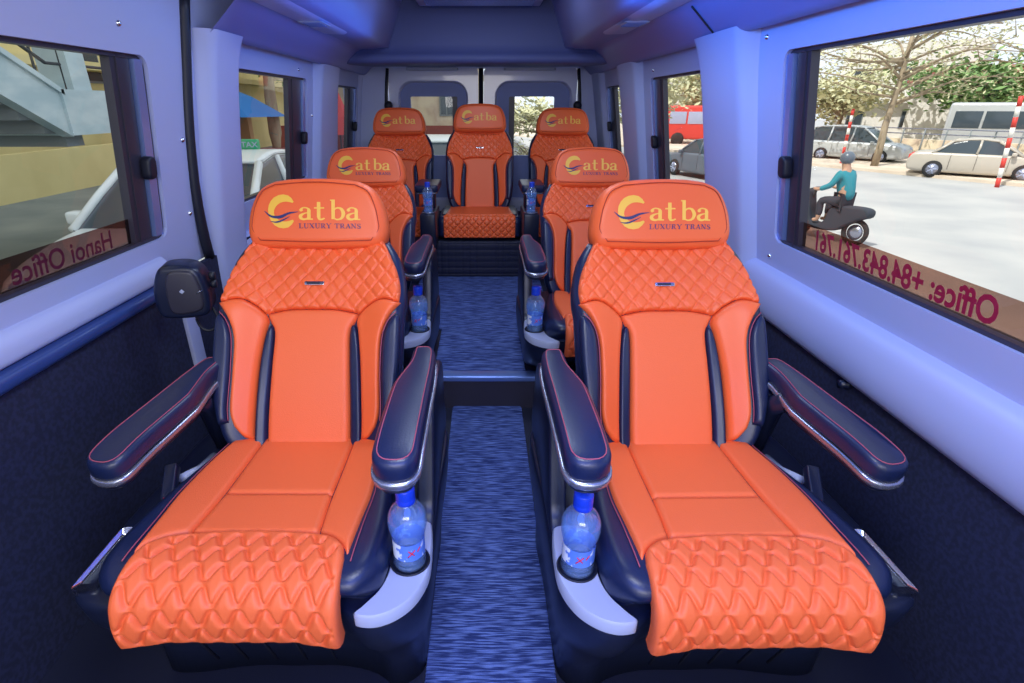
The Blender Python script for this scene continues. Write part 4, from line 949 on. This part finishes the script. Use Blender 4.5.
for s_ in (-1, 1):
    b = len(J); J += [(-.12, s_ * .19, 1.42, .06), (-.05, s_ * .27, 1.18, .047), (.18, s_ * .30, 1.07, .036), (.30, s_ * .30, 1.08, .034)]; E_ += [(2, b), (b, b + 1), (b + 1, b + 2), (b + 2, b + 3)]
    b = len(J); J += [(-.20, s_ * .11, .85, .09), (.16, s_ * .17, .84, .075), (.14, s_ * .15, .50, .055), (.16, s_ * .14, .42, .045), (.27, s_ * .14, .41, .04)]; E_ += [(0, b), (b, b + 1), (b + 1, b + 2), (b + 2, b + 3), (b + 3, b + 4)]
bd = skinned('body', J, E_, M_skin, pe)
JJ = [(-.26, 0, .84, .17, .20), (-.22, 0, 1.10, .14, .18), (-.14, 0, 1.34, .13, .19), (-.11, 0, 1.44, .09)]; EE = [(0, 1), (1, 2), (2, 3)]
for s_ in (-1, 1): b = len(JJ); JJ += [(-.12, s_ * .19, 1.42, .08), (-.05, s_ * .27, 1.18, .065), (.16, s_ * .30, 1.075, .052)]; EE += [(2, b), (b, b + 1), (b + 1, b + 2)]
skinned('jacket', JJ, EE, M_teal, pe)
JJ = [(-.25, 0, .87, .15, .18)]; EE = []
for s_ in (-1, 1): b = len(JJ); JJ += [(-.20, s_ * .11, .86, .11), (.16, s_ * .17, .85, .092), (.14, s_ * .15, .50, .07)]; EE += [(0, b), (b, b + 1), (b + 1, b + 2)]
skinned('trousers', JJ, EE, M_trous, pe)
m2 = MB(); V, F = MB().ball((-.06, 0, 1.70), .14).v, None
m2.ball((-.07, 0, 1.71), .135); m2.build('helmet', M_dcar, pe)
# left: yellow building, stairs, parasols
yb = house('yellow_building', 'yellow rendered building with barred shutters behind the outdoor stairs', -11.5, 13, PI / 2, 46, 6, 24, [(-4.5, 2.6, 1.2, 1.4), (-2.4, 2.6, 1.2, 1.4), (0, 2.6, 1.2, 1.4), (3.5, 2.6, 1.3, 1.4), (7.5, 2.4, 1.3, 1.5), (11, 2.4, 1.3, 1.5)], M_yw, z=-2)  # height and length stretched beyond view to block sun from the left windows
yb.rotation_euler.z = PI / 2 
st = empty('outdoor_staircase', (-5.5, 6.5, -2)); tag(st, 'pale blue concrete outdoor staircase with iron railing beside the front left window', 'staircase')
SL = -.52
def zst(y): return 2.92 + (y - 6.0) * SL      # top of the stringer above the yard, y in world
mb = MB()
def slant(y0, y1, x0, x1, t0, t1, mi=0):
    V = [(x, y - 6.5, zst(y) + t) for x in (x0, x1) for y in (y0, y1) for t in (t0, t1)]; mb.add(V, [(0, 1, 3, 2), (4, 6, 7, 5), (0, 4, 5, 1), (2, 3, 7, 6), (0, 2, 6, 4), (1, 5, 7, 3)], mi)
slant(2.5, 7.5, -.06, .10, -.52, .0); slant(2.5, 7.5, -.10, .14, -.02, .05); mb.build('stringer', M_conc, st, False)
mb = MB(); mb.box(-1.8, .14, 7.45 - 6.5, 8.6 - 6.5, zst(7.5) - .50, zst(7.5) + .05); mb.build('landing', M_conc, st, False)
mb = MB()
V = [(x, y - 6.5, zz) for x in (-.06, .10) for y, zz in ((8.6, zst(7.5) + .0), (11, zst(7.5) - 1.3), (11, zst(7.5) - 1.7), (8.6, zst(7.5) - .45))]; mb.add(V, [(0, 1, 2, 3), (7, 6, 5, 4), (0, 4, 5, 1), (2, 6, 7, 3)]); mb.build('lower_stringer', M_conc, st, False)
mb = MB()
for k in range(16):
    y = 2.6 + k * .33; mb.box(-1.8, -.06, y - 6.5, y + .33 - 6.5, zst(y) - .62, zst(y) - .30)
mb.build('treads', M_dkconc, st, False)
mb = MB(); mb.box(-.30, .10, 7.75 - 6.5, 8.1 - 6.5, zst(7.5) + .05, 6); mb.build('column', M_conc, st, False)
mb = MB()
for off in (.35, .9): mb.tube([(0, 2.5 - 6.5, zst(2.5) + off), (0, 7.5 - 6.5, zst(7.5) + off), (0, 8.6 - 6.5, zst(7.5) + off), (0, 11 - 6.5, zst(7.5) - 1.3 + off)], .022, 6)
mb.build('handrail', M_iron, st)
for k in range(18):
    y = 2.7 + k * .46; zz = zst(y) if y < 7.5 else zst(7.5) - max(0, y - 8.6) * .54; m2 = MB(); m2.tube([(0, y - 6.5, zz), (0, y - 6.5, zz + .9)], .016, 6); m2.build('baluster', M_iron, st)
mb = MB(); mb.box(-10.8, -10.5, 1, 22, -2, -1.0); tag(mb.build('low_yellow_wall', M_yw, None, False), 'low yellow yard wall under the outdoor staircase', 'wall')
def parasol(name, lab, x, y, zt, R, H, m, closed=False):
    o = empty(name, (x, y, -2)); tag(o, lab, 'parasol'); mb = MB(); mb.tube([(0, 0, 0), (0, 0, zt + 2)], .025, 8); mb.build('pole', M_iron, o)
    mb = MB(); mb.lathe([(R, zt + 2 - H), (R * .52, zt + 2 - H * .42), (.03, zt + 2)] if not closed else [(R, zt + 2 - H), (R * .9, zt + 2 - H * .6), (.03, zt + 2)], 8); mb.build('canopy', m, o, False)
parasol('blue_parasol', 'open blue parasol outside the middle left window', -5.3, 11.6, .42, 1.35, .62, M_umb)
parasol('red_parasol', 'closed red parasol seen through the rearmost left window', -5.15, 20.5, .55, .42, 1.5, M_redp, True)
mb = MB(); mb.box(-6.2, -5.0, 12.2, 12.4, -2, .05); tag(mb.build('tan_board', M_tan, None, False), 'tan stall board standing under the blue parasol', 'board')
t = empty('market_table', (-4.4, 10.6, -2)); tag(t, 'stall table under a maroon cloth below the blue parasol', 'table')
V, F = slab(rrect(-.7, .7, -.4, .4, .05), 1.25, .35, .03, .01); mesh('tablecloth', V, F, M_mar, t)
for a in (-.6, .6):
    for b in (-.3, .3): m2 = MB(); m2.tube([(a, b, 0), (a, b, .5)], .03, 6); m2.build('leg', M_iron, t)
# ------------------------------------------------------------------ light, sky, camera
sc = bpy.context.scene
w = bpy.data.worlds.new('sky'); sc.world = w; w.use_nodes = True; nt = w.node_tree; bg = nt.nodes['Background']
tc = nt.nodes.new('ShaderNodeTexCoord'); mp = nt.nodes.new('ShaderNodeMapping'); mp.inputs['Scale'].default_value = (2, 2, 5); nz = nt.nodes.new('ShaderNodeTexNoise'); nz.inputs['Scale'].default_value = 1.2
rp = nt.nodes.new('ShaderNodeValToRGB'); rp.color_ramp.elements[0].color = (.72, .86, 1., 1); rp.color_ramp.elements[1].color = (1., 1., 1., 1); rp.color_ramp.elements[0].position = .35; rp.color_ramp.elements[1].position = .65
nt.links.new(tc.outputs['Generated'], mp.inputs[0]); nt.links.new(mp.outputs[0], nz.inputs['Vector']); nt.links.new(nz.outputs['Fac'], rp.inputs[0]); nt.links.new(rp.outputs[0], bg.inputs[0]); bg.inputs[1].default_value = 1.25
def lamp(name, kind, loc, energy, col, rot=(0, 0, 0), size=None, sy=None, spread=None):
    d = bpy.data.lights.new(name, kind); d.energy = energy; d.color = col
    if kind == 'AREA':
        d.shape = 'RECTANGLE'; d.size = size; d.size_y = sy or size
        if spread: d.spread = spread
    if kind == 'SUN': d.angle = .01
    if kind == 'POINT': d.shadow_soft_size = size
    o = bpy.data.objects.new(name, d); C.objects.link(o); o.location = loc; o.rotation_euler = rot; return o
R_ = math.radians
from mathutils import Vector as _V
lamp('sun', 'SUN', (0, 0, 8), 4.5, (1, .95, .86), _V((.50, .30, -.85)).to_track_quat('-Z', 'Y').to_euler())
lamp('windscreen_daylight', 'AREA', (0, -1.1, .25), 21, (1., .95, .94), (R_(68), 0, 0), 1.3, .6)
lamp('ceiling_lamp', 'AREA', (0, .35, .58), 12, (.84, .90, 1.), (0, 0, 0), .5, .3)
lamp('ceiling_lamp', 'AREA', (0, 1.7, .58), 8, (.66, .78, 1.), (0, 0, 0), .4, .3)
lamp('ceiling_lamp', 'AREA', (0, 2.9, .56), 5, (.66, .78, 1.), (0, 0, 0), .4, .3)
lamp('cove_led_right', 'AREA', (.38, .95, .25), 9, (.03, .26, 1.), (0, R_(-88), 0), .10, 2.4)  # unseen lamp added below the right duct to cast the blue LED glow
lamp('cove_led_left', 'AREA', (-.45, 2.5, .25), 1.5, (.05, .26, 1.), (0, R_(88), 0), .10, 1.2)  # unseen floating lamp added for a mild blue on the left cove side
lamp('floor_led', 'AREA', (0, .2, -.2), 5, (.06, .16, 1.), (R_(20), 0, 0), .5, .5)  # blue area light hung unseen above the front aisle, no fixture modelled
cam = bpy.data.cameras.new('camera'); co = bpy.data.objects.new('camera', cam); C.objects.link(co); sc.camera = co
F_ = 530.; TH = math.atan(236 / F_)
cam.sensor_width = 36; cam.sensor_fit = 'HORIZONTAL'; cam.lens = 36 * F_ / 1024; cam.shift_x = 29 / 1024; cam.clip_start = .02; cam.clip_end = 500
co.location = (0, 0, 0); co.rotation_euler = (PI / 2 - TH, 0, 0)
for o in list(bpy.data.objects):
    if o.parent is None: o.location.z += ZO
vs_ = sc.view_settings; vs_.view_transform = 'Standard'; vs_.look = 'None'; vs_.gamma = 1; vs_.use_curve_mapping = False; vs_.exposure = 0.
